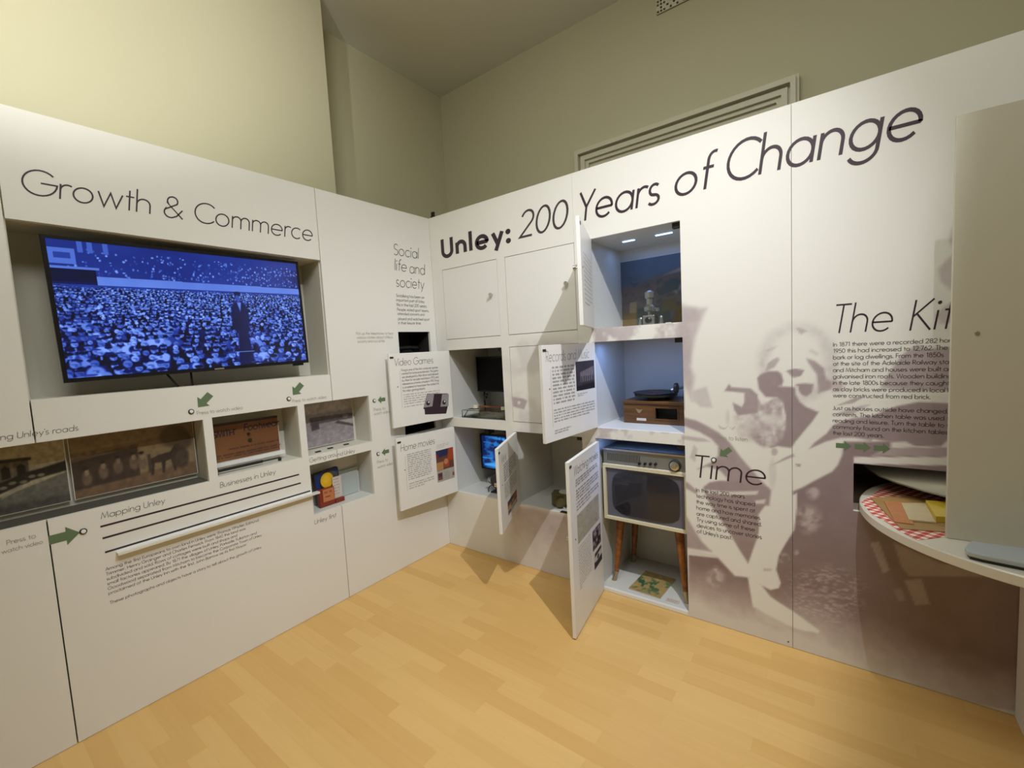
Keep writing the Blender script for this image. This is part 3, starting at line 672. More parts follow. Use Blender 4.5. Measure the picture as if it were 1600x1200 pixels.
# tilted blue lemon card
cA = FU.P(*on(FU, 494, 743)); th = math.radians(4)
la, lbm = on(FU, 494.5, 768); ra, rb = on(FU, 530.5, 743)
FC = Fr(FU.P(la, .668), (0, math.cos(th), math.sin(th)), (0, -math.sin(th), math.cos(th)), (1, 0, 0))
wl = (ra-la); o = MB().box(FC, 0, wl, -.085, .100, -.03, 0).build('lemon_packet', m_ink, origin=FC.P(wl/2, -.085, -.015)); tag(o, 'blue packet printed with a yellow lemon in the lower small niche', 'packet')
picture('printed_image', FC, 
        .001, wl-.001, -.084, .099, lemon, m_attr, o, n=60)
# red tin with cream label
t0, _ = on(FU, 501, 795, .03); t1, _ = on(FU, 524.5, 787, .03)
FB = Fr(FU.P(0, 0, .03), FL.r, FL.u, FL.n)
redm = mat('red_tin', s8(128, 44, 22), .45, var=.15, scale=15); orm = mat('orange_label', s8(190, 118, 74), .5)
tin = MB().box(FB, t0, t1, .570, .676, -.027, 0).build('red_tin', redm, origin=FB.P((t0+t1)/2, .570, -.025), bevel=.003)
tag(tin, 'red tin with a pale orange label standing below the lemon packet', 'tin')
MB().box(FB, t0+.022, t1-.004, .598, .672, 0, .0008).build('paper_label', orm, tin)
mb = MB(); rr = random.Random(8); greek(mb, FB, t0+.03, .648, t1-t0-.045, .014, d=.0014, rnd=rr); greek(mb, FB, t0+.035, .622, t1-t0-.055, .012, d=.0014, rnd=rr); flat_mesh(mb, 'label_print', m_ink, tin)
# folded leaflet leaning beside it
lf0 = t1+.002; lfl = MB().box(FB, lf0, lf0+.052, .5695, .585, -.045, 0)
paper = mat('old_paper', s8(205, 196, 188), .7, var=.06, scale=20)
leaf = MB().box(FB, lf0, lf0+.058, .594, .725, -.020, -.018).box(FB, lf0+.028, lf0+.030, .594, .725, -.027, -.020).build('paper_leaflet', paper, origin=FB.P(lf0+.026, .594, -.02)); tag(leaf, 'pale folded paper leaflet with faint print right of the red tin', 'leaflet')
mb = MB(); rr = random.Random(3)
for q in range(6): greek(mb, Fr(FB.P(0, 0, -.018), FL.r, FL.u, FL.n), lf0+.006, .708-.018*q, .038, .006, rnd=rr)
flat_mesh(mb, 'leaflet_print', m_softink, leaf)
rb_ = MB().box(FB, t1+.003, lf0+.060, .570, .593, -.027, 0).build('red_booklet', redm, origin=FB.P((t1+lf0)/2, .570, -.02)); tag(rb_, 'low red packet lying at the foot of the pale leaflet', 'packet')
bl = mat('pale_blue_card', s8(178, 188, 186), .6)
_, zc = on(FL, 560, 737, -.145)
tag(MB().box(FL, -.93, -.640, .5705, .735, -.152, -.148).build('backing_card', bl, origin=FL.P(-.78, .5705, -.15)), 'plain pale blue backing card behind the red tin and leaflet', 'card')

# old telephone in the black niche
ph = thing('telephone', FL.P(-.20, 1.42, -.12), 'black telephone in the dark niche above the open video games door', 'telephone')
MB().box(FL, -.344, -.064, 1.405, 1.418, -.21, -.03).build('shelf_plate', m_blackmatte, ph)
FTl = Fr(FL.P(-.20, 1.418, -.12), (0, 1, 0), (-1, 0, 0), (0, 0, 1))
MB().lathe(FTl, [(.085, 0), (.085, .012), (.07, .03), (.05, .05), (.045, .055)], 24).build('base', m_black, ph, smooth=False)
MB().tube([FL.P(-.30, 1.475, -.09), FL.P(-.285, 1.487, -.09), FL.P(-.20, 1.490, -.09), FL.P(-.115, 1.487, -.09), FL.P(-.10, 1.475, -.09)], .014, 10).build('handset', m_black, ph, smooth=True)
MB().tube([FL.P(-.29, 1.47, -.06)]+[FL.P(-.31+.02*math.sin(i*.9), 1.45-.003*i, -.05-.002*i) for i in range(10)], .004).build('cord', m_black, ph, smooth=True)

# ================================================================== RIGHT DISPLAY WALL
CX = [(.102, .597), (.660, 1.158), (1.243, 1.742)]           # the three columns of cupboards
RZ = [(1.530, 2.022), (.968, 1.455), (.420, .905)]           # the three rows
H_TALL = (1.243, 1.742, .020, .907)
H_SLOT = (2.420, 3.56, .690, .893)
def hole(c, r): return (*CX[c], *RZ[r])
HD = [hole(c, r) for c in (0, 1) for r in (0, 1, 2)]; HE = [hole(2, 0), hole(2, 1), H_TALL]
PD = panel(FRT, .0006, 1.1595, .002, 2.4, HD, "white cupboard panel in the corner with the bold word 'Unley:'")
PE = panel(FRT, 1.1605, 2.2025, .002, 2.4, HE, "tall panel with three open cupboards and the word 'Time', between 'Years of' and the seam")
PF = panel(FRT, 2.2045, 3.9, .002, 2.4, [H_SLOT], "white panel headed 'The Kitchen' with three green arrows above the curved table")

# ---- the large printed photograph of two children, plum on white
DK = np.array([.555, .485, .500]); MID = np.array([.735, .69, .70]); WH = np.array([.915, .91, .89])
def mural_rgb(a, b):
    P = np.stack([a, np.zeros_like(a), b], -1)-CAM; z = P@AX[2]; x = 800+FPX*(P@AX[0])/z; y = 600-FPX*(P@AX[1])/z
    v = np.ones(a.shape); nz = vnoise(a, b, 14, 4); nf = vnoise(a+3, b+1, 45, 3)
    def pl(poly, val, s=3.0, k=1.0):
        nonlocal v
        p = np.array(poly); bx = (x > p[:, 0].min()-9) & (x < p[:, 0].max()+9) & (y > p[:, 1].min()-9) & (y < p[:, 1].max()+9)
        if not bx.any(): return
        c = poly_cover(x[bx], y[bx], poly, s)*k; v[bx] = v[bx]*(1-c)+val*c
    def el(cx, cy, rx, ry, val, soft=.5, k=1.0):
        nonlocal v
        c = ell(x, y, cx, cy, rx, ry, soft)*k; v = v*(1-c)+val*c
    # background behind the children
    pl([(1239, 768), (1255, 761), (1273, 751), (1300, 737), (1309, 727), (1316, 711), (1318, 690), (1360, 690), (1640, 690), (1640, 1120), (1239, 1050), (1160, 1000), (1076, 960), (1076, 866), (1121, 871), (1148, 900), (1190, 905), (1225, 850), (1241, 800)], .06, 2.5)
    # left strip beside the cupboards
    pl([(1060, 474), (1081, 481), (1104, 482), (1096, 500), (1087, 525), (1081, 552), (1079, 572), (1085, 590), (1081, 612), (1081, 626), (1074, 612), (1060, 590)], .60, 6)
    el(1070, 540, 10, 45, .45, .9, .6); el(1080, 492, 14, 12, .42, .9, .6)
    pl([(1081, 611), (1104, 604), (1113, 637), (1095, 636), (1083, 626)], .74, 3)
    # shadow band under the raised leg, skirt and bench
    pl([(1060, 650), (1087, 657), (1104, 665), (1123, 676), (1140, 691), (1148, 702), (1157, 714), (1168, 727), (1178, 738), (1190, 752), (1205, 766), (1202, 790), (1150, 790), (1135, 746), (1124, 734), (1104, 729), (1090, 733), (1112, 722), (1122, 712), (1122, 697), (1111, 685), (1093, 675), (1060, 662)], .30, 2.6)
    pl([(1065, 680), (1100, 685), (1110, 690), (1090, 690), (1065, 686)], .62, 2); pl([(1078, 715), (1084, 695), (1090, 702), (1086, 722)], .7, 2)
    pl([(1099, 761), (1108, 754), (1124, 751), (1153, 752), (1180, 756), (1201, 762), (1201, 777), (1193, 793), (1185, 804), (1187, 833), (1180, 849), (1169, 880), (1156, 860), (1145, 841), (1135, 825), (1121, 804), (1113, 793), (1104, 778)], .24, 2.2)
    pl([(1103, 765), (1140, 768), (1185, 767), (1183, 773), (1140, 774), (1105, 771)], .85, 1.6); pl([(1180, 782), (1196, 780), (1195, 787), (1180, 787)], .85, 2)
    pl([(1066, 751), (1075, 754), (1090, 768), (1088, 772), (1066, 760)], .40, 2)
    pl([(1066, 800), (1073, 808), (1087, 831), (1097, 847), (1112, 862), (1066, 855)], .42, 3); pl([(1066, 856), (1121, 868), (1121, 872), (1066, 866)], .9, 1.5)
    # right child: head shadow, chest, hair
    pl([(1183, 591), (1188, 585), (1201, 580), (1215, 580), (1221, 584), (1224, 595), (1221, 604), (1243, 605), (1243, 616), (1250, 628), (1260, 636), (1279, 644), (1268, 660), (1255, 675), (1243, 690), (1236, 700), (1215, 697), (1204, 700), (1200, 697), (1215, 684), (1226, 666), (1228, 650), (1223, 630), (1214, 621), (1196, 620), (1186, 608)], .20, 2.2)
    pl([(1228, 579), (1242, 576), (1257, 578), (1251, 588), (1239, 590)], .28, 1.4); pl([(1243, 600), (1258, 599), (1271, 600), (1269, 613), (1260, 620), (1251, 616)], .26, 1.8)
    pl([(1196, 580), (1200, 568), (1207, 562), (1215, 558), (1218, 562), (1210, 574)], .52, 2.2); pl([(1190, 550), (1205, 543), (1216, 540), (1206, 548)], .82, 2)
    pl([(1260, 560), (1273, 564), (1287, 575), (1291, 593), (1300, 596), (1304, 602), (1297, 609), (1279, 614), (1278, 601), (1276, 585), (1264, 568)], .36, 2.4)
    pl([(1243, 512), (1252, 513), (1261, 517), (1251, 523)], .62, 1.8); rg = np.clip(ell(x, y, 1247, 566, 62, 60, .35)-ell(x, y, 1245, 566, 44, 50, .5), 0, 1); v = v*(1-rg*.20*(v > .6)*(.4+1.2*nf))
    pl([(1195, 548), (1199, 530), (1212, 520), (1206, 540)], .86, 3); pl([(1266, 545), (1280, 552), (1276, 556), (1264, 549)], .80, 2); el(1244.5, 606, 3.5, 3, .8); pl([(1214, 603), (1222, 600), (1220, 606)], .5, 1)
    # toy bear
    bear = np.clip(ell(x, y, 1199, 664, 28, 35, .25)+ell(x, y, 1180, 632, 9, 10, .5)+ell(x, y, 1212, 634, 12, 12, .5), 0, 1); bl2 = ell(x, y, 1170, 660, 22, 26, .9)*.6; bear = np.clip(bear+bl2*(1-bear), 0, 1)
    v = v*(1-bear)+(.38+.62*np.clip((nf-.25)*1.5, 0, 1)-.12*ell(x, y, 1185, 684, 26, 16, .8))*bear
    el(1202, 655, 16, 8, .97, .8, .7); el(1176, 668, 14, 12, .66, .9, .5)
    # sleeve and square neckline of the left child
    pl([(1132, 611), (1139, 600), (1143, 605), (1173, 607), (1184, 617), (1184, 645), (1167, 647), (1153, 649), (1147, 640), (1145, 629), (1159, 636), (1163, 629), (1163, 614), (1145, 612)], .30, 1.8)
    pl([(1122, 664), (1128, 668), (1134, 669), (1138, 664), (1132, 671), (1125, 669)], .5, 1.2); pl([(1139, 667), (1144, 670), (1149, 665), (1145, 672)], .5, 1.2); el(1137, 652, 3, 12, .85, .8)
    # arms and knee creases
    pl([(1265, 701), (1272, 692), (1292, 677), (1302, 664), (1330, 654), (1362, 650), (1362, 689), (1337, 684), (1313, 684), (1290, 690)], .24, 2.2)
    pl([(1204, 728), (1226, 715), (1240, 709), (1241, 713), (1226, 719)], .45, 1.6); pl([(1243, 725), (1250, 725), (1251, 729), (1245, 729)], .4, 1.2); el(1207, 740, 6, 22, .80, .8, .7); el(1210, 706, 5, 6, .6)
    pl([(1306, 634), (1335, 622), (1350, 620), (1333, 630)], .45, 1.6); pl([(1300, 648), (1345, 634), (1360, 632), (1330, 648)], .55, 2)
    # darker figures behind the kitchen text
    pl([(1376, 606), (1385, 590), (1398, 570), (1412, 552), (1433, 539), (1450, 545), (1500, 541), (1500, 610), (1440, 611)], .42, 3.5)
    pl([(1300, 676), (1351, 666), (1363, 650), (1385, 640), (1404, 634), (1436, 628), (1500, 631), (1500, 672), (1480, 690), (1465, 698), (1440, 695), (1392, 691), (1357, 685)], .18, 2.2)
    pl([(1392, 691), (1415, 690), (1430, 697), (1470, 697), (1490, 680), (1500, 676), (1500, 702), (1392, 700)], .9, 2.2)
    pl([(1385, 700), (1500, 699), (1500, 714), (1360, 712)], .42, 1.5); pl([(1334, 714), (1500, 714), (1500, 728), (1334, 724)], .96, 1.2)
    pl([(1300, 590), (1318, 600), (1316, 612), (1300, 612)], .6, 4)
    pl([(1497, 345), (1487, 358), (1483, 376), (1492, 395), (1478, 407), (1466, 421), (1470, 440), (1484, 452), (1497, 455)], .66, 4); pl([(1497, 468), (1476, 478), (1462, 492), (1470, 506), (1497, 503)], .68, 4)
    # bright legs and feet in front
    pl([(1191, 800), (1245, 770), (1245, 793), (1241, 828), (1226, 852), (1217, 868), (1213, 890), (1220, 911), (1217, 919), (1204, 922), (1190, 915), (1172, 905), (1172, 880), (1182, 850)], 1.0, 1.8)
    pl([(1168, 900), (1190, 914), (1204, 932), (1220, 943), (1241, 956), (1263, 972), (1281, 985), (1279, 990), (1250, 985), (1225, 976), (1195, 962), (1176, 948)], 1.0, 1.8)
    pl([(1193, 888), (1206, 889), (1205, 892), (1193, 892)], .7, 2); pl([(1180, 950), (1196, 960), (1225, 975), (1235, 985), (1205, 976), (1183, 966)], .55, 3)
    # grass, daisies and furniture in the lower right
    nh = vnoise(a*1.0, b*2.2, 70, 3); gr = ell(x, y, 1290, 930, 58, 46, .9)*np.clip((nh-.44)*3.2, 0, 1); v = v+(1-v)*.42*gr*np.clip((y-885-.2*(1240-x))/12, 0, 1)
    for (cx, cy, r) in ((1270, 770, 10), (1262, 812, 20), (1225, 872, 8), (1118, 902, 13), (1116, 888, 5), (1244, 863, 4)):
        e = ell(x, y, cx, cy, r, r, .9)*np.clip((nf-.35)*3, 0, 1); v = v+(1-v)*.5*e
    pl([(1360, 848), (1374, 846), (1390, 890), (1380, 897)], .42, 1.5); pl([(1396, 848), (1430, 862), (1470, 880), (1600, 900), (1600, 902), (1420, 900), (1408, 885)], .38, 2); pl([(1413, 907), (1440, 904), (1453, 944), (1430, 946)], .40, 2); pl([(1396, 922), (1408, 918), (1416, 938), (1404, 940)], .3, 3)
    # soft clouds of the print running over the cupboard rails
    cl = np.clip((nz-.44)*5, 0, 1); band = np.clip((x-905)/25, 0, 1)*(x < 1070)*(y > 505)*(y < 700)
    v = v*(1-band*cl*.75)+.46*band*cl*.75
    c2 = np.clip((vnoise(a+7, b+2, 9, 3)-.42)*4, 0, 1)*np.clip((a-.52)/.2, 0, 1)*(a < 1.26)*np.clip((1.52-b)/.05, 0, 1)
    v = v*(1-c2*.48)+.66*c2*.48
    el(868, 548, 34, 16, .74, .5, .8*1.0); pl([(800, 620), (818, 623), (824, 626), (819, 640), (802, 635)], .45, 1.6); el(811, 629, 2.5, 2.5, .9)
    low = np.clip((.43-b)/.04, 0, 1)*np.clip((a-.50)/.12, 0, 1)*(a < 1.25); v = v*(1-low)+low*(.70+.18*(nz-.5)-.18*np.clip((b-.10)/.3, 0, 1))
    # the print fades out towards the floor
    fade = np.clip((.30-b+.06*(nz-.5)-.10*np.clip((a-2.3)/.4, 0, 1))/.24, 0, 1); v = v+(.86-v)*fade*(v < .86)
    v = v+(vnoise(a, b, 60, 3)-.5)*.10*(1-np.abs(2*v-1))+(vnoise(a+5, b, 22, 3)-.5)*.10*(v < .8)
    v = np.clip(v, 0, 1)[..., None]
    lo = np.where(v < .5, DK+(MID-DK)*v*2, MID+(WH-MID)*(v-.5)*2)
    brown = np.clip((.75-b)/.5, 0, 1)[..., None]*(1-v)
    return lo*(1-brown*np.array([.06, .11, .16]))
def mural_on(par, a0, a1, b0, b1, holes, step):
    U_ = sorted(set(np.round(np.arange(a0, a1, step), 5)) | {a1} | {v for h in holes for v in h[:2] if a0 < v < a1})
    V_ = sorted(set(np.round(np.arange(b0, b1, step), 5)) | {b1} | {v for h in holes for v in h[2:] if b0 < v < b1})
    def clean(s):
        o = [s[0]]
        for t in s[1:]:
            if t-o[-1] > 1e-4: o.append(t)
        return np.array(o)
    U_, V_ = clean(U_), clean(V_); Ug, Vg = np.meshgrid(U_, V_)
    sk = lambda u, v: np.any([(h[0] < u) & (u < h[1]) & (h[2] < v) & (v < h[3]) for h in holes], axis=0)
    return print_grid('printed_photograph', FRT, U_, V_, mural_rgb(Ug, Vg), m_mural, par, d=.0004, skip=sk)
mural_on(PD, .003, 1.1595, .002, 2.399, HD, .012)
mural_on(PE, 1.1605, 2.2025, .002, 2.399, HE, .0062)
mural_on(PF, 2.2045, 3.40, .002, 2.399, [H_SLOT], .0068)

# ---- lettering of the right wall
capB = on(FRT, 690.5, 371)[1]-on(FRT, 696.6, 403)[1]
px_words(PD, 'heading', FRT, [('Unley:', (692.5, 402), (796, 377.5), .122)], m_ink, wt=.104, track=.17)
px_words(PD, 'heading', FRT, [('200', (812.5, 371.5), (884, 354), .148)], m_ink2, wt=.044, slant=.17)
px_words(PE, 'heading', FRT, [('Years', (903, 349), (1028, 316), .155), ('of', (1054, 308), (1107, 294), .155), ('Change', (1134, 285.5), (1434, 213), .165)], m_ink, wt=.044, slant=.16)
px_words(PF, 'heading', FRT, [('The', (1299, 520.5), (1391, 517), .115), ('Kitchen', (1422, 515.5), (1662, 506), .115)], m_ink, wt=.030, slant=.17)
kt = ['In 1871 there were a recorded 282 homes;', '1950 this had increased to 12,762. The', 'bark or log dwellings. From the 1850s', 'at the site of the Adelaide Railway station', 'and Mitcham and houses were built and', 'galvanised iron roofs. Wooden buildings', 'in the late 1800s because they caught', 'as clay bricks were produced in local kilns', 'were constructed from red brick.', '', 'Just as houses outside have changed, so', 'contents. The kitchen table was used for', 'reading and leisure. Turn the table to see', 'commonly found on the kitchen tables in', 'the last 200 years.']
a_k, b_k = on(FRT, 1302, 541.5); _, b_k2 = on(FRT, 1302, 679); st = (b_k-b_k2)/14
hk = (on(FRT, 1453.5, 620)[0]-a_k)/text_width(kt[8])
words(PF, 'body_text', FRT, [(s, a_k, b_k-i*st, hk, None) for i, s in enumerate(kt) if s], m_ink2, wt=.060)
px_words(PE, 'heading', FRT, [('Time', (1083, 744), (1194, 760), .112)], m_ink, wt=.032, slant=.10)
tt = ['In the last 200 years', 'technology has shaped', 'the way time is spent at', 'home and how memories', 'are captured and shared.', 'Try using some of these', 'devices to uncover stories', "of Unley's past."]
a_t, b_t = on(FRT, 1088, 768); _, b_t2 = on(FRT, 1089.5, 832.5); st = (b_t-b_t2)/7
words(PE, 'body_text', FRT, [(s, a_t, b_t-i*st, (on(FRT, 1190, 842)[0]-a_t)/text_width(tt[6]), None) for i, s in enumerate(tt)], m_ink2, wt=.060)
px_words(PE, 'instruction_text', FRT, [('Press to listen', (1117, 686), (1168, 689.5), None)], m_greyink, wt=.05)
for k in range(3):
    a, b = on(FRT, 1318+30*k, 696.5+2*k); arrow(PF, FRT, a, b, .052, 0)
a, b = on(FRT, 1133, 707); arrow(PE, FRT, a, b, .062, 218)
a, b = on(FRT, 1115.5, 718.5); button(PE, FRT, a, b, .011)
bd_ = MB()
a, b = on(FRT, 1236.5, 1004); bd_.cyl(FRT.P(a-.012, b, 0), FRT.P(a-.012, b, .002), .003); bd_.build('screw', m_dark, PE)

# ---- cupboards with doors
m_doorw = mat('door_white', (.82, .81, .785), .38, var=.012, scale=3)
def cupboard(h, label, angle=0.0, blue=None, depth=.455, knob=.55, d_bottom=.003, catch=True):
    """one box behind the display wall and its door; angle is how far the door stands open"""
    a0, a1, b0, b1 = h
    t = thing('cupboard', FRT.P((a0+a1)/2, b0, -TH), label, 'cupboard')
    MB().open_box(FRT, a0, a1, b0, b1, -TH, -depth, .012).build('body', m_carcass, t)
    W = a1-a0-.006; H = b1-b0-.006; ca, sa = math.cos(math.radians(angle)), math.sin(math.radians(angle))
    e = np.array([ca, -sa, 0]); nin = np.array([sa, ca, 0]); T = .018
    hinge = FRT.P(a0+.003, b0+d_bottom, 0) + (np.array([.0, 0, 0]))
    # inner face frame, read from the free edge towards the hinge
    FI = Fr(hinge+e*W+nin*T, -e, (0, 0, 1), nin); FO = Fr(hinge, e, (0, 0, 1), -nin)
    dr = MB().box(FI, 0, W, 0, H, -T, 0).build('door', m_doorw, t, bevel=.0012)
    MB().cyl(FO.P(W-.05, H*knob, 0), FO.P(W-.05, H*knob, .014), .006, n=16).cyl(FO.P(W-.05, H*knob, .014), FO.P(W-.05, H*knob, .026), .012, .011, n=18).build('door_knob', m_steel, dr)
    if angle:
        MB().box(FI, .008, .034, H-.032, H-.020, 0, .002).build('catch_plate', m_dark, dr)
        MB().cyl(FI.P(.05, H*knob, 0), FI.P(.05, H*knob, .0015), .0035, n=12).build('knob_screw', m_dark, dr)
        if catch: MB().box(FRT, a1-.045, a1-.001, b1-.026, b1-.001, -.05, -.022).build('magnetic_catch', m_blackmatte, t)
    return t, dr, FI, W, H
cupboard(hole(0, 0), 'closed white cupboard below the word Unley, nearest the corner, top row')
cupboard(hole(1, 0), "closed white cupboard below the number 200, top row beside the open door")
t_mid, dr_mid, _, _, _ = cupboard(hole(1, 1), 'closed white cupboard with a small dark toy printed on it, behind the records door', knob=.42)
# the print runs on over this closed door
hm_ = hole(1, 1); U_ = np.linspace(hm_[0]+.004, hm_[1]-.004, 70); V_ = np.linspace(hm_[2]+.004, hm_[3]-.004, 68); Ug, Vg = np.meshgrid(U_, V_)
print_grid('printed_photograph', FRT, U_, V_, mural_rgb(Ug, Vg), m_mural, dr_mid, d=.0006)
C_VG = cupboard(hole(0, 1), "open cupboard with black monitor whose door is headed 'Video Games'", 97)
C_HM = cupboard(hole(0, 2), "open cupboard with glowing blue monitor whose door is headed 'Home movies'", 95.5)
C_VI = cupboard(hole(1, 2), 'open cupboard in the bottom row with the olive viewer, its narrow looking door half turned', 66)
C_RE = cupboard(hole(2, 1), "open cupboard with wooden gramophone whose door is headed 'Records and Music'", 94.5)
C_WA = cupboard(H_TALL, "tall open cupboard at floor level with the vintage television, door headed 'Watching movies'", 81, d_bottom=-.012)
C_TR = cupboard(hole(2, 0), 'topmost open cupboard under Years, with a dim coloured panel at its back', 69.5)

def F_words(c, name, items, m, **kw):
    """items (text, left 0..1, baseline 0..1, cap height m, width as a share of the door or None)"""
    t, dr, FI, W, H = c
    return words(dr, name, FI, [(s, a*W, b*H, h, None if wd is None else wd*W) for s, a, b, h, wd in items], m, **kw)
def F_greek(c, name, a0, a1, b0, b1, n, h, m=None, seed=1, last=.6):
    t, dr, FI, W, H = c; mb = MB(); r = random.Random(seed)
    for i in range(n): greek(mb, FI, a0*W, (b0+(b1-b0)*i/max(1, n-1))*H, (a1-a0)*W*(last if i == n-1 else 1), h, rnd=r)
    return flat_mesh(mb, name, m or m_softink, dr)
def F_pic(c, a0, a1, b0, b1, fn, n=60, name='printed_image'):
    t, dr, FI, W, H = c; return picture(name, FI, a0*W, a1*W, b0*H, b1*H, fn, m_attr, dr, n=n)
def F_rule(c, a, b0, b1):
    t, dr, FI, W, H = c; return line_part(dr, Fr(FI.o, FI.u, -FI.r, FI.n), b0*H, b1*H, -a*W, .0015, m_greyink)
# video games door
F_words(C_VG, 'heading', [('Video Games', .075, .835, .046, .62)], m_ink2, wt=.030, slant=.12)
vt = ['Pong is one of the first computer games', 'created for home entertainment. The game', 'was developed by Allan Alcorn and released', 'by Atari for arcade machines in 1972 and', 'released as a home console in 1975. Pong', 'is considered to have been the catalyst for', 'the video gaming industry.']
F_words(C_VG, 'body_text', [(s, .175, .755-.047*i, .0145, .60 if i < 6 else .36) for i, s in enumerate(vt)], m_ink2, wt=.055)
F_greek(C_VG, 'small_print', .18, .78, .425, .30, 5, .0085, seed=3); F_rule(C_VG, .15, .25, .76)
F_greek(C_VG, 'small_print', .18, .50, .26, .26, 1, .008, seed=4, last=1)
# printed console picture
t, dr, FI, W, H = C_VG
def fpoly(c, pts, m, name, d=.0007):
    t, dr, FI, W, H = c; mb = MB(); mb.add([FI.P(a*W, b*H, d) for a, b in pts], [tuple(range(len(pts)))]); return flat_mesh(mb, name, m, dr)
lg = mat('print_grey', s8(150, 146, 150), .5)
fpoly(C_VG, [(.50, .115), (.87, .075), (.92, .215), (.50, .215)], m_ink, 'printed_console_base')
fpoly(C_VG, [(.48, .20), (.56, .405), (.92, .37), (.90, .18), (.55, .17)], m_ink, 'printed_console_body', .0009)
fpoly(C_VG, [(.49, .215), (.565, .40), (.68, .395), (.635, .215)], lg, 'printed_speaker', .0012); fpoly(C_VG, [(.775, .19), (.82, .37), (.94, .36), (.92, .18)], lg, 'printed_speaker', .0012)
for q, (a_, b_) in enumerate(((.565, .27), (.845, .245))):
    mb = MB(); mb.add([FI.P(a_*W+.016*math.cos(i*PI/9), b_*H+.016*math.sin(i*PI/9), .0015) for i in range(18)], [tuple(range(18))]); mb2 = MB(); mb2.add([FI.P(a_*W+.005+.006*math.cos(i*PI/5), b_*H+.006+.006*math.sin(i*PI/5), .0018) for i in range(10)], [tuple(range(10))])
    flat_mesh(mb, 'printed_knob', m_ink, dr); flat_mesh(mb2, 'printed_knob_shine', m_gloss, dr)
# home movies door
F_words(C_HM, 'heading', [('Home movies', .06, .815, .046, .56)], m_ink2, wt=.030, slant=.16)
F_greek(C_HM, 'body_text', .15, .555, .745, .395, 13, .0095, m_softink, seed=5, last=.95); F_greek(C_HM, 'body_text', .15, .575, .335, .270, 3, .009, m_softink, seed=6)
F_greek(C_HM, 'caption', .65, .88, .775, .73, 3, .006, m_greyink, seed=7); F_rule(C_HM, .12, .24, .74)
def movie_page(U, V):
    c = np.zeros(U.shape+(3,))+np.array([.72, .71, .68])-.10*vnoise(U*9, V*9)[..., None]
    def pl(poly, col, s=.012):
        nonlocal c; c = mixc(c, col, poly_cover(U, V, poly, s))
    pl([(0, .36), (1, .36), (1, 1), (0, 1)], (.40, .26, .20)); pl([(0, .76), (.72, .80), (.72, 1), (0, 1)], (.17, .18, .34), .04); pl([(.62, .62), (1, .60), (1, 1), (.72, 1)], (.66, .28, .12), .05)
    pl([(0, .36), (.38, .36), (.40, .62), (0, .62)], (.70, .52, .34), .02); pl([(.4, .42), (.72, .42), (.74, .62), (.45, .68)], (.62, .30, .20), .04); c = mixc(c, (.78, .50, .36), ell(U, V, .55, .60, .12, .09, .6)); c = mixc(c, (.55, .16, .14), ell(U, V, .05, .83, .08, .06))
    pl([(.05, .06), (.30, .06), (.30, .28), (.05, .28)], (.30, .22, .26), .01); pl([(.08, .08), (.28, .08), (.28, .15), (.08, .15)], (.55, .28, .2), .02); c = mixc(c, (.58, .30, .22), ell(U, V, .94, .14, .07, .06)); c = mixc(c, (.62, .61, .58), ell(U, V, .58, .18, .16, .13, .4)*.6)
    return c
F_pic(C_HM, .63, .95, .23, .70, movie_page)
# records door
F_words(C_RE, 'heading', [('Records and Music', .06, .83, .052, .80)], m_greyink, wt=.032, slant=.14)
F_greek(C_RE, 'body_text', .155, .56, .755, .385, 11, .0125, m_softink, seed=8, last=.95); F_greek(C_RE, 'small_print', .155, .945, .315, .195, 5, .0090, m_softink, seed=9, last=.85)
F_greek(C_RE, 'caption', .155, .46, .10, .075, 2, .008, seed=10, last=.8); F_greek(C_RE, 'caption', .60, .80, .435, .415, 2, .006, seed=11); F_rule(C_RE, .13, .15, .75)
def night_hall(U, V):
    c = np.zeros(U.shape+(3,))+np.array([.20, .17, .20])+.05*vnoise(U*5, V*5)[..., None]
    c = mixc(c, (.12, .10, .12), poly_cover(U, V, [(0, 0), (1, 0), (1, .22), (0, .16)], .03)); c = mixc(c, (.52, .48, .50), poly_cover(U, V, [(.22, .28), (.95, .30), (.97, .80), (.22, .62)], .02)*(.55+.45*vnoise(U*22, V*10)))
    for i in range(6): c = mixc(c, (.20, .18, .2), poly_cover(U, V, [(.27+.12*i, .30), (.32+.12*i, .30), (.32+.12*i, .48), (.27+.12*i, .47)], .01))
    return c
F_pic(C_RE, .585, .965, .475, .80, night_hall)
# watching movies door
F_words(C_WA, 'heading', [('Watching movies', .13, .905, .046, .80)], m_softink, wt=.034, slant=.14)
F_greek(C_WA, 'body_text', .17, .90, .868, .838, 3, .011, m_softink, seed=12); F_greek(C_WA, 'body_text', .17, .92, .808, .758, 4, .011, m_softink, seed=13); F_greek(C_WA, 'body_text', .17, .92, .735, .698, 3, .011, m_softink, seed=14)
def pale_map(U, V):
    n = vnoise(U*7, V*5, 1, 4); return np.zeros(U.shape+(3,))+np.array([.74, .72, .66])-.10*n[..., None]-.10*((np.abs(n-.5) < .012)[..., None])
F_pic(C_WA, .17, .90, .505, .672, pale_map, 70, 'printed_map'); F_greek(C_WA, 'small_print', .17, .56, .475, .235, 15, .0075, m_greyink, seed=15, last=.2)
def dark_photo(U, V):
    n = vnoise(U*6, V*6); return np.zeros(U.shape+(3,))+np.array([.62, .57, .60])-np.array([.42, .42, .40])*np.clip((n-.38)*5*(1.1-V*.5), 0, 1)[..., None]
F_pic(C_WA, .63, .93, .345, .475, dark_photo); 
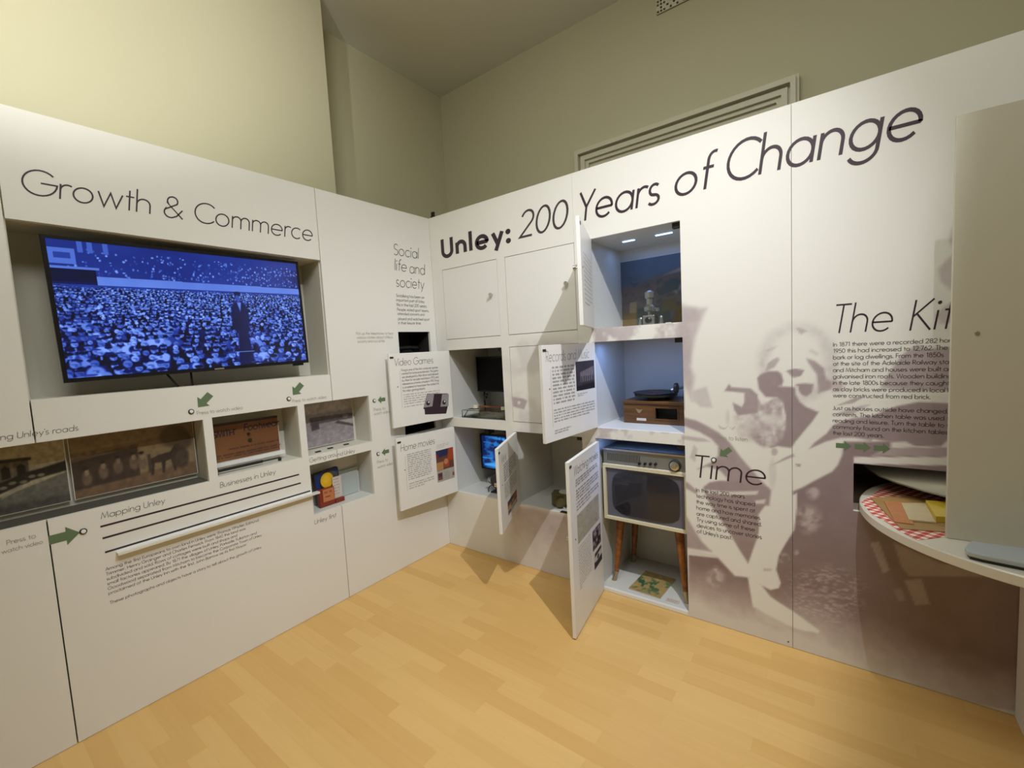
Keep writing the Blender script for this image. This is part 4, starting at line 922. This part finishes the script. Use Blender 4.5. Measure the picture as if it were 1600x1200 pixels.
def dark_photo2(U, V):
    c = np.zeros(U.shape+(3,))+np.array([.82, .8, .78]); c = mixc(c, (.20, .17, .2), poly_cover(U, V, [(.0, .0), (1, .02), (1, .42), (.3, .36), (0, .45)], .03)); c = mixc(c, (.22, .19, .22), poly_cover(U, V, [(.1, .70), (.95, .80), (.9, .98), (.12, .92)], .03)); return mixc(c, (.3, .27, .3), ell(U, V, .5, .55, .14, .14))
F_pic(C_WA, .66, .95, .22, .325, dark_photo2)
# viewer door
F_words(C_VI, 'heading', [('View', .10, .80, .046, .25)], m_greyink, wt=.034, slant=.12)
F_greek(C_VI, 'body_text', .20, .86, .745, .555, 7, .012, m_softink, seed=16); F_greek(C_VI, 'body_text', .20, .84, .505, .335, 7, .011, m_greyink, seed=17)
F_pic(C_VI, .30, .80, .10, .27, movie_page, 40)
# top door: faint print only
F_greek(C_TR, 'small_print', .18, .85, .70, .22, 12, .009, m_greyink, seed=18)

# ---- blue lights inside three cupboards
def led(name, a0, a1, b, dpos, power):
    ld = bpy.data.lights.new(name, 'AREA'); ld.shape = 'RECTANGLE'; ld.size = a1-a0; ld.size_y = .02; ld.energy = power; ld.color = (.22, .42, 1.0)
    o = bpy.data.objects.new(name, ld); C.objects.link(o); o.location = FRT.P((a0+a1)/2, b, dpos); return o
led('cupboard_light', 1.30, 1.69, 1.447, -.10, 1.0)
led('cupboard_light', 1.30, 1.69, .899, -.045, .55)
led('cupboard_light', 1.30, 1.69, 2.008, -.30, .35)
for k, (p0, p1) in enumerate(((1.36, 1.43), (1.55, 1.64))):  # glowing strips stand in for light reflected in the cupboard ceiling
    o = MB().box(FRT, p0, p1, 2.0178, 2.0215, -.221, -.207).build('light_streak', m_streak, origin=FRT.P((p0+p1)/2, 2.0215, -.215))
    tag(o, ('left', 'right')[k]+' glowing blue white strip in place of a reflected light streak on the ceiling of the topmost open cupboard', 'light', 'reflected light streaks in the topmost cupboard')

# ================================================================== THINGS IN THE CUPBOARDS
def monitor(x0, x1, z0, z1, y, label, fn=None):
    t = thing('monitor', (x0/2+x1/2, y+.06, z0), label, 'monitor')
    f = Fr((0, y, 0), (1, 0, 0), (0, 0, 1), (0, -1, 0)); b = .012
    mb = MB(); sheet_holes(mb, f, x0, x1, z0, z1, [(x0+b, x1-b, z0+b, z1-b)], -.006, .004); mb.box(f, x0, x1, z0, z1, -.03, -.006); mb.build('housing', m_black, t, bevel=.0015)
    if fn: picture('screen', f, x0+b, x1-b, z0+b, z1-b, fn, m_screen, t, n=110, d=-.001)
    else: MB().box(f, x0+b, x1-b, z0+b, z1-b, -.006, -.001).build('screen', mat('dead_screen', (.004, .004, .005), .55, spec=.15), t)
    MB().box(f, (x0+x1)/2-.05, (x0+x1)/2+.05, (z0+z1)/2-.05, (z0+z1)/2+.05, -(.443-y), -.03).build('wall_mount', m_dark, t)
    return t, f
mv, fm = monitor(.150, .545, 1.132, 1.394, .25, "black switched off monitor on the back wall of the video games cupboard")
xs = .205
MB().tube([(xs, .265, 1.14), (xs, .255, 1.10), (xs+.03, .25, 1.085), (xs+.035, .255, 1.115), (xs+.005, .25, 1.11), (xs+.002, .255, 1.06), (xs, .26, 1.02), (xs+.002, .275, .971)], .006).build('cable', m_black, mv, smooth=True)
def blue_film(U, V):
    n = vnoise(U*6+2, V*7+1, 1, 3); L = np.clip((n-.47)*7, 0, 1)*np.clip((U+.25), 0, 1)
    L = np.maximum(L, poly_cover(U, V, [(.05, .06), (.6, .02), (.9, .12), (.5, .22), (.05, .12)], .03)*.9); L = np.maximum(L, ((np.abs(V-.80+.05*U) < .012) & (U > .05) & (U < .6))*.6)
    L = np.maximum(L, ((np.abs(V-.30) < .015) & (U < .3))*.8); L = L*(1-poly_cover(U, V, [(.35, .25), (.75, .2), (.8, .6), (.55, .75), (.3, .6)], .05)*.75)
    return np.stack([.02+.25*L**1.5, .10+.58*L, .30+.68*L**.8], -1)
mh, fm = monitor(.145, .500, .535, .806, .25, 'small monitor glowing blue in the home movies cupboard', blue_film)
MB().box(FRT, .235, .275, .82, .903, -.27, -.20).build('top_bracket', m_blackmatte, mh)
# old film viewer below the blue monitor
fv = thing('film_projector', (.40, .13, .421), 'dark round bodied film projector standing below the blue monitor', 'projector')
FV = Fr((.40, .105, .505), (1, 0, 0), (0, 0, 1), (0, -1, 0))
MB().lathe(FV, [(.045, -.05), (.05, -.045), (.05, .005), (.042, .012)], 28).build('body', m_dark, fv)
MB().box(WLD, .355, .445, .09, .165, .421, .430).box(WLD, .385, .415, .115, .145, .430, .462).build('base', m_blackmatte, fv, bevel=.002)
MB().lathe(Fr((.345, .13, .50), (0, 1, 0), (0, 0, 1), (-1, 0, 0)), [(.016, -.012), (.016, .022), (.020, .024), (.020, .030)], 20).build('lens', m_steel, fv)
MB().lathe(Fr((.43, .13, .585), (1, 0, 0), (0, 0, 1), (0, -1, 0)), [(.04, -.006), (.04, .006), (.01, .008)], 24).build('film_reel', m_steel, fv)
MB().tube([(.352, .12, .47), (.338, .10, .46), (.334, .09, .44), (.345, .085, .428)], .004).build('cord', m_black, fv, smooth=True)

# clear game console with two white knobs
gc = thing('game_console', (.37, .12, .969), 'clear cased video game console with two white knobs below the black monitor', 'game console')
MB().box(WLD, .185, .585, .030, .215, .969, .974).build('base_plate', m_dark, gc)
MB().box(WLD, .180, .590, .215, .232, .969, 1.030).build('wooden_back', m_legwood, gc, bevel=.002)
gm = mat('circuit_board', s8(120, 116, 88), .5, var=.35, scale=40)
MB().box(WLD, .25, .56, .05, .2, .975, .985).box(WLD, .30, .36, .07, .12, .985, 1.0).box(WLD, .42, .52, .09, .16, .985, 1.005).build('circuit_board', gm, gc)
MB().box(WLD, .183, .187, .025, .212, .969, 1.022).box(WLD, .187, .587, .025, .029, .969, 1.022).box(WLD, .187, .587, .03, .212, 1.020, 1.024).build('clear_case', m_glass, gc)
for kx, ky in ((.245, .105), (.520, .085)):
    k = MB().cyl((kx, ky, 1.024), (kx, ky, 1.050), .020, .018, 22).build('control_knob', m_cream, gc, bevel=.002)
    MB().cyl((kx, ky, 1.0242), (kx, ky, 1.028), .024, n=22).build('knob_collar', m_black, k)
MB().tube([(.225, .09, 1.026), (.205, .075, 1.024), (.19, .06, .99), (.18, .05, .972)], .0035).build('wire', m_black, gc)

# stereo viewer
p0 = onz(876, 789, .43)
vw = thing('stereo_viewer', (p0[0], p0[1]+.04, .4205), 'olive brown stereo viewer lying on the floor of the bottom row cupboard', 'viewer')
FVW = Fr((p0[0]+.01, p0[1]+.05, .4205), (math.cos(.5), math.sin(.5), 0), (-math.sin(.5), math.cos(.5), 0), (0, 0, 1))
MB().prism(FVW, [(-.075, -.05), (.075, -.05), (.09, -.015), (.075, .06), (.025, .042), (-.025, .042), (-.075, .06), (-.09, -.015)], .0, .082).build('body', m_green, vw, bevel=.006)
for sx in (-.034, .034): MB().cyl(FVW.P(sx, -.04, .042), FVW.P(sx, -.092, .042), .023, .030, 20).build('eyepiece', m_green, vw, bevel=.002)
MB().box(FVW, .084, .10, -.01, .02, .03, .055).build('lever', m_dark, vw)
MB().lathe(Fr(FVW.P(0, 0, .082), FVW.r, FVW.u, FVW.n), [(.042, 0), (.042, .003), (.01, .004)], 24).build('picture_disc', paper, vw)
p1 = onz(880, 801, .4215)
cl_ = MB().box(WLD, p1[0]-.02, p1[0]+.04, p1[1]-.004, p1[1]+.02, .4205, .426).build('caption_block', m_dark, origin=(p1[0], p1[1], .4205), bevel=.001); tag(cl_, 'tiny dark block in front of the olive stereo viewer', 'block')

# gramophone
gy = .205; gx0, gx1 = 1.335, 1.683
gp = thing('gramophone', ((gx0+gx1)/2, gy+.1, .969), 'small wooden table gramophone with a dark record on its turntable', 'gramophone')
FG = Fr((0, gy, 0), (1, 0, 0), (0, 0, 1), (0, -1, 0))
ho = (gx0+.19, gx1-.035, 1.0, 1.062)
mb = MB(); sheet_holes(mb, FG, gx0, gx1, .969, 1.083, [ho], -.012, 0); mb.box(FG, gx0, gx0+.012, .969, 1.083, -.23, -.012).box(FG, gx1-.012, gx1, .969, 1.083, -.23, -.012).box(FG, gx0, gx1, .969, 1.083, -.242, -.23)
mb.build('case', m_wood, gp, bevel=.0015)
MB().box(FG, gx0-.008, gx1+.008, 1.083, 1.100, -.25, .008).build('lid', m_wood, gp, bevel=.003)
MB().box(FG, ho[0]-.004, ho[1]+.004, ho[2]-.004, ho[3]+.004, -.06, -.055).build('sound_opening', m_blackmatte, gp)
MB().box(FG, ho[0]-.007, ho[0], ho[2]-.007, ho[3]+.007, 0, .004).box(FG, ho[1], ho[1]+.007, ho[2]-.007, ho[3]+.007, 0, .004).box(FG, ho[0], ho[1], ho[2]-.007, ho[2], 0, .004).box(FG, ho[0], ho[1], ho[3], ho[3]+.007, 0, .004).build('opening_frame', m_wood, gp)
MB().prism(FG, [(gx0+.075, 1.055), (gx0+.085, 1.035), (gx0+.095, 1.028), (gx0+.105, 1.035), (gx0+.118, 1.055), (gx0+.105, 1.05), (gx0+.09, 1.05)], 0, .002).build('maker_badge', m_brass, gp)
MB().box(FG, gx0+.078, gx0+.135, .985, 1.000, 0, .0012).build('paper_label', paper, gp)
FP = Fr((gx0+.155, gy+.115, 1.100), (1, 0, 0), (0, 1, 0), (.0, -.0, 1))
MB().lathe(FP, [(.05, 0), (.05, .012), (.105, .018), (.122, .022), (.122, .036), (.118, .038)], 40).build('turntable', m_dark, gp)
MB().lathe(Fr(FP.P(0, 0, .0385), FP.r, FP.u, FP.n), [(.128, 0), (.130, .002), (.128, .004)], 48).build('record', m_black, gp)
MB().lathe(Fr(FP.P(0, 0, .0428), FP.r, FP.u, FP.n), [(.038, 0), (.038, .0008)], 24).build('record_label', redm, gp)
ta = np.array([gx1-.03, gy+.17, 1.1])
MB().cyl(ta, ta+[0, 0, .05], .022, .018).build('arm_pivot', m_steel, gp)
MB().tube([ta+[0, 0, .05], ta+[-.01, -.01, .068], ta+[-.035, -.06, .066], ta+[-.06, -.1, .055]], .009, 10).build('tone_arm', m_steel, gp, smooth=True)
MB().lathe(Fr(ta+[-.03, -.125, .075], (0, 1, 0), (0, 0, 1), (1, 0, 0)), [(.026, 0), (.028, .004), (.028, .014), (.02, .018)], 24).build('sound_box', m_dark, gp)

# vintage television on legs
VX0, VX1, VY, VZ0, VZ1 = 1.262, 1.738, .055, .424, .838
vt_ = thing('vintage_television', ((VX0+VX1)/2, VY+.17, .0205), 'vintage grey console television on four tapered wooden legs in the tall cupboard', 'television')
FV2 = Fr((0, VY, 0), (1, 0, 0), (0, 0, 1), (0, -1, 0))
tvtop = mat('grey_vinyl', s8(98, 98, 94), .45, var=.1); tvgrey = mat('panel_grey', s8(132, 132, 124), .35, metal=.3, var=.08); crt = mat('crt_glass', s8(42, 42, 50), .08, var=.15, scale=2, spec=.6); mask = mat('screen_mask', s8(98, 98, 112), .35)
MB().box(FV2, VX0, VX1, VZ0, VZ1, -.30, -.012).build('cabinet', tvtop, vt_, bevel=.004)
MB().box(FV2, VX0+.004, VX1-.004, .752, VZ1-.006, -.012, .004).build('control_panel', tvgrey, vt_, bevel=.002)
MB().box(FV2, VX0, VX1, VZ1-.006, VZ1+.004, -.012, .008).build('top_trim', m_steel, vt_)
gr = MB()
for i in range(22): gr.box(FV2, VX0+.03+.009*i, VX0+.033+.009*i, .772, .815, .004, .0055)
gr.build('speaker_slots', m_dark, vt_)
MB().box(FV2, VX0, VX1, .738, .752, -.012, .012).build('cream_rail', m_cream, vt_, bevel=.002)
mb = MB(); sheet_holes(mb, FV2, VX0, VX1, VZ0, .738, [(VX0+.016, VX1-.016, VZ0+.016, .730)], -.012, .012); mb.build('screen_surround', m_cream, vt_, bevel=.002)
MB().box(FV2, VX0+.016, VX1-.016, VZ0+.016, .730, -.014, -.004).build('screen_mask', mask, vt_)
# bulging picture tube
nx, nz = 24, 20; vs = []; fs = []
ccx, ccz, hw, hh = (VX0+VX1)/2+.004, (VZ0+.016+.730)/2, .190, .125
for j in range(nz+1):
    for i in range(nx+1):
        s, t = -1+2*i/nx, -1+2*j/nz
        k = 1/max(1e-6, (abs(s)**5+abs(t)**5)**(1/5)) if (abs(s) > 1e-6 or abs(t) > 1e-6) else 1
        m_ = max(abs(s), abs(t)); k = k*m_ if m_ > 0 else 1
        vs.append(FV2.P(ccx+hw*s*k, ccz+hh*t*k, -.003+.016*(1-min(1, (s*s+t*t)/2))))
for j in range(nz):
    for i in range(nx): q = j*(nx+1)+i; fs.append((q, q+1, q+nx+2, q+nx+1))
MB().add(vs, fs).build('picture_tube', crt, vt_, smooth=True)
for qx in (1000, 1008.5, 1017, 1025):
    a, b = on(FRT, qx, 722.8+.03*(qx-1000), -VY)
    MB().cyl(FV2.P(a, b-.004, .004), FV2.P(a, b-.004, .018), .0075, .006, 14).build('control_knob', m_black, vt_)
a, b = on(FRT, 1055.5, 727, -VY); FD = Fr(FV2.P(a, b, .004), FV2.r, FV2.u, FV2.n)
MB().lathe(FD, [(.032, 0), (.032, .006), (.028, .008)], 28).build('dial_plate', m_dark, vt_)
MB().lathe(Fr(FD.P(0, 0, .008), FD.r, FD.u, FD.n), [(.024, 0), (.024, .01), (.015, .012), (.010, .012), (.010, .02)], 28).build('channel_dial', m_steel, vt_)
def tvleg(x, y, sx, sy):
    o = MB().cyl((x+sx*.0, y+sy*.0, .0205), (x+sx*.012, y+sy*.012, .075), .0115, .014, 18).cyl((x, y, .0205), (x, y, .026), .014, n=18).build('ferrule', m_brass, vt_)
    return MB().cyl((x+sx*.012, y+sy*.012, .075), (x+sx*.045, y+sy*.03, VZ0), .0135, .026, 20).build('leg', m_legwood, vt_)
for x, y, sx, sy in ((1.281, .105, 1, 1), (1.712, .085, -1, 1), (1.29, .38, 1, -1), (1.70, .38, -1, -1)): tvleg(x, y, sx, sy)
# book and caption card on the cupboard floor
def bush(U, V):
    n = vnoise(U*7, V*7, 1, 4); c = np.zeros(U.shape+(3,))+np.array([.66, .55, .36]); c = mixc(c, (.20, .36, .24), np.clip((n-.46)*7, 0, 1)*np.clip(1.1-np.abs(V-.42)*2, 0, 1)); return mixc(c, (.74, .66, .44), np.clip((vnoise(U*9+4, V*9)-.55)*5, 0, 1)*.6)
q = [onz(px_, py_, .026)[:2] for px_, py_ in ((982, 919), (1031, 935), (1050, 903))]
e1 = np.append(q[1]-q[0], 0); bw = np.linalg.norm(e1); e1 /= bw; e2 = np.array([-e1[1], e1[0], 0]); bh = .245
FBK = Fr(np.append(q[0], .0205), e1, e2, (0, 0, 1))
bk = MB().box(FBK, 0, bw, 0, bh, .0008, .006).build('song_book', paper, origin=FBK.P(bw/2, bh/2, 0)); tag(bk, 'booklet with a green and tan cover lying under the vintage television', 'book')
picture('cover', Fr(FBK.P(0, 0, .006), e1, e2, (0, 0, 1)), 0, bw, 0, bh, bush, m_attr, bk, n=70, d=.0006)
q = [onz(px_, py_, .022)[:2] for px_, py_ in ((1040, 938), (1060, 944))]; e1 = np.append(q[1]-q[0], 0); lw = np.linalg.norm(e1); e1 /= lw; e2 = np.array([-e1[1], e1[0], 0]); FCD = Fr(np.append(q[0], .0205), e1, e2, (0, 0, 1))
cdm = mat('caption_card', s8(206, 190, 184), .6); cdo = MB().box(FCD, 0, lw, 0, .03, .0005, .0025).build('caption_card', cdm, origin=FCD.P(lw/2, .015, 0)); tag(cdo, 'small pinkish caption card on the cupboard floor right of the booklet', 'card')
mb = MB(); rr = random.Random(4); greek(mb, Fr(FCD.P(0, 0, .0025), e1, e2, (0, 0, 1)), .005, .017, lw-.012, .006, rnd=rr); greek(mb, Fr(FCD.P(0, 0, .0025), e1, e2, (0, 0, 1)), .005, .007, lw-.02, .006, rnd=rr); flat_mesh(mb, 'print', m_softink, cdo)

# back panel with dim town-like patches and silver apparatus in the topmost cupboard
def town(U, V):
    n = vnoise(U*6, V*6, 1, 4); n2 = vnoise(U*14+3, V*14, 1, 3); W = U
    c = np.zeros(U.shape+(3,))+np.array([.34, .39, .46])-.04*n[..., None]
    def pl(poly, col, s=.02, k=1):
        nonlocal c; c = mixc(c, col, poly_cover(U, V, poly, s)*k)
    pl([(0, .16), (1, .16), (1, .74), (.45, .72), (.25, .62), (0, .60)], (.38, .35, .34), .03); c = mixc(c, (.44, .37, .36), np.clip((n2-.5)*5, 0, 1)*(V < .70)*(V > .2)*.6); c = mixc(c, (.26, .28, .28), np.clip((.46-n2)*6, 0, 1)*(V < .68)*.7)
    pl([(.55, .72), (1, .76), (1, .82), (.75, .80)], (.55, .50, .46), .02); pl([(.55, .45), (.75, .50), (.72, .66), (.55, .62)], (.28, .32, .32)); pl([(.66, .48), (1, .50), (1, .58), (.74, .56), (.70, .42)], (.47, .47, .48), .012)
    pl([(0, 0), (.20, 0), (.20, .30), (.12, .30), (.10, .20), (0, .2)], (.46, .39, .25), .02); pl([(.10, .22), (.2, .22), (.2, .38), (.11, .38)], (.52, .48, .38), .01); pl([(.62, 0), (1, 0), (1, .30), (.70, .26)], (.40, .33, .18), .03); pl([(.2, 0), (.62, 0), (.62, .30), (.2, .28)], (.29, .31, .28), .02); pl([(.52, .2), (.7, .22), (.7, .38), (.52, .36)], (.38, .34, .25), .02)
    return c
pp = upright('back_panel', FRT, 1.246, 1.739, 1.534, 1.95, -.436, town, 'panel coloured like a dim townscape at the back of the topmost cupboard', 'picture', t=.006, n=110)
ap = thing('silver_apparatus', (1.53, .15, 1.5305), 'small silver metal apparatus standing before the dim coloured panel', 'apparatus')
silver = mat('old_silver', s8(150, 154, 152), .3, metal=.9, var=.2, scale=30)
MB().box(WLD, 1.497, 1.563, .12, .18, 1.5305, 1.585).build('base_box', silver, ap, bevel=.004)
MB().lathe(Fr((1.53, .12, 1.558), (1, 0, 0), (0, 0, 1), (0, -1, 0)), [(.016, 0), (.016, .012), (.010, .016)], 20).build('front_lens', m_dark, ap)
for sx in (1.478, 1.590): MB().lathe(Fr((sx, .15, 1.5305), (1, 0, 0), (0, 1, 0), (0, 0, 1)), [(.014, 0), (.015, .01), (.009, .03), (.013, .042), (.004, .05)], 18).build('side_cup', silver, ap, smooth=True)
MB().lathe(Fr((1.53, .15, 1.585), (1, 0, 0), (0, 1, 0), (0, 0, 1)), [(.012, 0), (.012, .02), (.03, .025), (.032, .045), (.018, .06), (.018, .09), (.026, .095), (.026, .125), (.01, .135)], 22).build('stem', silver, ap)
MB().cyl((1.545, .15, 1.625), (1.575, .14, 1.61), .006).cyl((1.575, .14, 1.604), (1.575, .14, 1.622), .010).build('side_knob', silver, ap)
p = onz(1039, 504, 1.532)
tag(MB().box(WLD, p[0]-.012, p[0]+.014, .012, .026, 1.5305, 1.5335).build('price_tag', paper, origin=(p[0], .02, 1.5305)), 'tiny cream tag at the front edge of the topmost cupboard', 'tag')

# clamp on top of the display wall near the corner
a, _ = on(FRT, 684, 338)
ck = thing('cable_clamp', (.035, .012, 2.4), 'small dark clamp on top of the display wall in the corner', 'clamp')
MB().box(WLD, .022, .048, .0, .024, 2.4, 2.412).build('foot', m_dark, ck); MB().box(WLD, .024, .030, .004, .02, 2.412, 2.44).build('prong', m_dark, ck); MB().box(WLD, .040, .046, .004, .02, 2.412, 2.44).build('prong', m_dark, ck)

# ================================================================== KITCHEN SLOT AND TABLE
KX, KR, KZ0, KZ1 = 2.985, .545, .702, .738
nb = MB(); a0, a1, b0, b1 = H_SLOT; t_ = .012
nb.box(FRT, a0-t_, a0, b0-t_, b1+t_, -.62, -TH).box(FRT, a1, a1+t_, b0-t_, b1+t_, -.62, -TH).box(FRT, a0, a1, b1, b1+t_, -.62, -TH).box(FRT, a0, a1, b0-t_, b0, -.62, -TH).box(FRT, a0-t_, a1+t_, b0-t_, b1+t_, -.632, -.62)
dk = mat('slot_lining', s8(150, 136, 124), .6)
slot_niche = tag(nb.build('display_niche', dk, origin=FRT.P((a0+a1)/2, b0-t_, -.3)), 'dark lined slot in the wall through which the round table turns', 'niche')
FT2 = Fr((KX, 0, 0), (1, 0, 0), (0, 1, 0), (0, 0, 1))
tb = thing('turntable_table', (KX, -.2, 0), 'white round revolving table top passing through the kitchen slot', 'table')
m_tab = mat('table_white', (.70, .665, .58), .3, var=.02)
MB().lathe(Fr((KX, 0, 0), (1, 0, 0), (0, 1, 0), (0, 0, 1)), [(KR-.006, KZ0), (KR, KZ0+.004), (KR, KZ1-.004), (KR-.004, KZ1)], 120).build('table_top', m_tab, tb)
MB().box(WLD, 2.895, 3.45, -.095, -.004, .001, KZ0-.001).build('support', m_panel, tb)
# checked cloth
def gingham_mat():
    m = bpy.data.materials.new('gingham_cloth'); m.use_nodes = True; nt = m.node_tree; N = nt.nodes; Lk = nt.links; p = N['Principled BSDF']; p.inputs['Roughness'].default_value = .8
    tc = N.new('ShaderNodeTexCoord'); sp = N.new('ShaderNodeSeparateXYZ'); mp = N.new('ShaderNodeMapping'); mp.inputs['Rotation'].default_value = (0, 0, math.radians(-62)); Lk.new(tc.outputs['Object'], mp.inputs['Vector']); Lk.new(mp.outputs['Vector'], sp.inputs['Vector'])
    outs = []
    for ax in 'XY':
        mu = N.new('ShaderNodeMath'); mu.operation = 'MULTIPLY'; mu.inputs[1].default_value = 1/.030; Lk.new(sp.outputs[ax], mu.inputs[0])
        fr_ = N.new('ShaderNodeMath'); fr_.operation = 'FRACT'; Lk.new(mu.outputs[0], fr_.inputs[0]); gt = N.new('ShaderNodeMath'); gt.operation = 'GREATER_THAN'; gt.inputs[1].default_value = .5; Lk.new(fr_.outputs[0], gt.inputs[0]); outs.append(gt)
    ad = N.new('ShaderNodeMath'); ad.operation = 'ADD'; Lk.new(outs[0].outputs[0], ad.inputs[0]); Lk.new(outs[1].outputs[0], ad.inputs[1]); hv = N.new('ShaderNodeMath'); hv.operation = 'MULTIPLY'; hv.inputs[1].default_value = .5; Lk.new(ad.outputs[0], hv.inputs[0])
    cr = N.new('ShaderNodeValToRGB'); cr.color_ramp.interpolation = 'CONSTANT'; e = cr.color_ramp.elements; e[0].color = (*s8(244, 232, 222), 1); e[0].position = 0; e[1].color = (*s8(222, 140, 128), 1); e[1].position = .4; e3 = e.new(.9); e3.color = (*s8(190, 66, 60), 1)
    Lk.new(hv.outputs[0], cr.inputs['Fac']); Lk.new(cr.outputs['Color'], p.inputs['Base Color']); return m
zc = KZ1+.0015
cp = [onz(*p_, zc)[:2] for p_ in ((1343, 784), (1362, 803), (1384, 815), (1405, 829), (1428, 843), (1480, 838))]
cp = [(max(p_[0], KX-math.sqrt(max(0, (KR-.006)**2-min(p_[1], 0)**2))), p_[1]) for p_ in cp] + [(3.0, -.20), (3.0, .30), (2.55, .30)]
tag(MB().prism(WLD, cp, KZ1+.0003, zc).build('checked_cloth', gingham_mat(), origin=(2.6, -.1, KZ1)), 'red and white checked cloth lying on the revolving table', 'cloth')
# things laid out on the cloth
def on_cloth(pts, h, m, name, label, cat, z=zc+.0005):
    q = [onz(*p_, z)[:2] for p_ in pts]; c = np.mean(q, 0)
    return tag(MB().prism(WLD, q, z, z+h).build(name, m, origin=(c[0], c[1], z), bevel=.001), label, cat)
brd = mat('board_tan', s8(168, 134, 84), .5, var=.12, scale=20); org = mat('orange_print', s8(196, 128, 82), .5, var=.2, scale=25); yel = mat('yellow_print', s8(214, 184, 54), .45, var=.1, scale=20); crm = mat('cream_print', s8(206, 190, 152), .5, var=.12, scale=25)
on_cloth([(1360, 779), (1408, 827), (1500, 834), (1560, 800), (1420, 776)], .004, brd, 'serving_tray', 'flat tan tray on the checked cloth', 'tray')
ztr = zc+.0052
on_cloth([(1381, 784), (1398, 816), (1428, 820), (1412, 786)], .003, org, 'recipe_card', 'orange printed card at the left of the tan tray', 'card', ztr)
on_cloth([(1408, 788), (1420, 814), (1463, 818), (1445, 788)], .006, crm, 'cook_book', 'cream covered book beside the yellow packet on the tan tray', 'book', ztr)
on_cloth([(1446, 790), (1462, 816), (1510, 818), (1510, 794)], .022, yel, 'yellow_packet', 'yellow packet on the tan tray by the partition board', 'packet', ztr)
# flat grey plate inside the slot, above the cloth
ip = [onz(*p_, .802)[:2] for p_ in ((1350, 727), (1372, 742), (1400, 753), (1440, 765), (1487, 777))]
ip = ip+[(3.4, ip[-1][1]+.02), (3.4, .60), (ip[0][0], .60)]
cvm = mat('grey_panel', s8(150, 148, 134), .4)
MB().prism(WLD, ip, .796, .802).build('inner_plate', cvm, slot_niche)
lamp('AREA', 'slot_light', (2.85, .10, .884), (2.85, .12, 0), .32, (1.0, .93, .78), shape='RECTANGLE', size=.7, size_y=.04)
# tall partition board standing on the table
pbz = KZ1+.001
pb = thing('partition_board', (3.0, -.29, pbz), 'tall grey beige board standing on the revolving table at the right edge', 'board')
FPB = Fr((2.662, -.296, pbz), (math.cos(math.radians(4)), math.sin(math.radians(4)), 0), (0, 0, 1), (math.sin(math.radians(4)), -math.cos(math.radians(4)), 0))
m_pb = mat('board_grey_beige', s8(206, 202, 186), .5, var=.015)
MB().box(FPB, 0, .75, 0, 2.088-pbz, -.018, 0).build('board', m_pb, pb, bevel=.0012)
a, b = on(FPB, 1526.5, 520.5); MB().cyl(FPB.P(a, b, 0), FPB.P(a, b, .004), .007, .005, n=14).build('screw', m_steel, pb)
# pale blue tray in front of the board
tp = [onz(*p_, KZ1+.012)[:2] for p_ in ((1516, 851), (1507, 861), (1512, 868), (1535, 874), (1600, 887))]
tp = tp + [(3.25, tp[-1][1]-.06), (3.25, tp[0][1]+.03)]
bt = mat('pale_blue_enamel', s8(176, 184, 190), .35)
tr_ = thing('blue_tray', (np.mean([p_[0] for p_ in tp]), np.mean([p_[1] for p_ in tp]), KZ1), 'pale blue grey tray on the table in front of the tall board', 'tray')
cx_, cy_ = np.mean(tp, 0)
MB().prism(WLD, tp, KZ1+.010, KZ1+.026).build('tray_body', bt, tr_, bevel=.004)
MB().prism(WLD, [(cx_+(p_[0]-cx_)*.97, cy_+(p_[1]-cy_)*.8) for p_ in tp], KZ1+.0005, KZ1+.010).build('tray_gap_shadow', m_dark, tr_)  # dark filler stands in for the shadowed gap under the tray

# ================================================================== THE TRACK SPOTLIGHT OVER THE DISPLAY
k_ = np.array(KEY); dirv = np.array([1.45, -.10, 1.25])-k_; dirv /= np.linalg.norm(dirv)
sl = thing('track_spotlight', (KEY[0], KEY[1], CEIL), 'black track spotlight with an added shading flap hanging from the ceiling over the display', 'spotlight')
MB().cyl(k_-dirv*.16, k_-dirv*.03, .045, .05, 24).build('lamp_head', m_blackmatte, sl)
MB().tube([k_-dirv*.10+[0, 0, .05], [KEY[0]+.06, KEY[1]-.08, CEIL-.02]], .010).box(WLD, KEY[0]+.03, KEY[0]+.09, KEY[1]-.14, KEY[1]-.02, CEIL-.03, CEIL).build('stem', m_blackmatte, sl)
# added flap shades the right side: its edge cuts the beam along a plane through the lamp
pn = np.array([-3.006, .385, .37]); pn /= np.linalg.norm(pn)
ea = np.array([-.02, 1.4, -1.62]); eb = np.array([-.28, 1.1, -3.42]); ea /= np.linalg.norm(ea); eb /= np.linalg.norm(eb)
mid = (ea+eb)/np.linalg.norm(ea+eb); side = np.cross(pn, mid)
R_ = .30; c0 = k_+mid*R_
FLP = Fr(c0, -pn, side, np.cross(-pn, side))
MB().box(FLP, 0, .30, -.34, .34, -.001, .001).build('added_flap', m_blackmatte, sl)
MB().tube([c0-pn*.05+side*.0, k_-dirv*.05+[.03, 0, 0]], .005).build('added_flap_arm', m_blackmatte, sl)
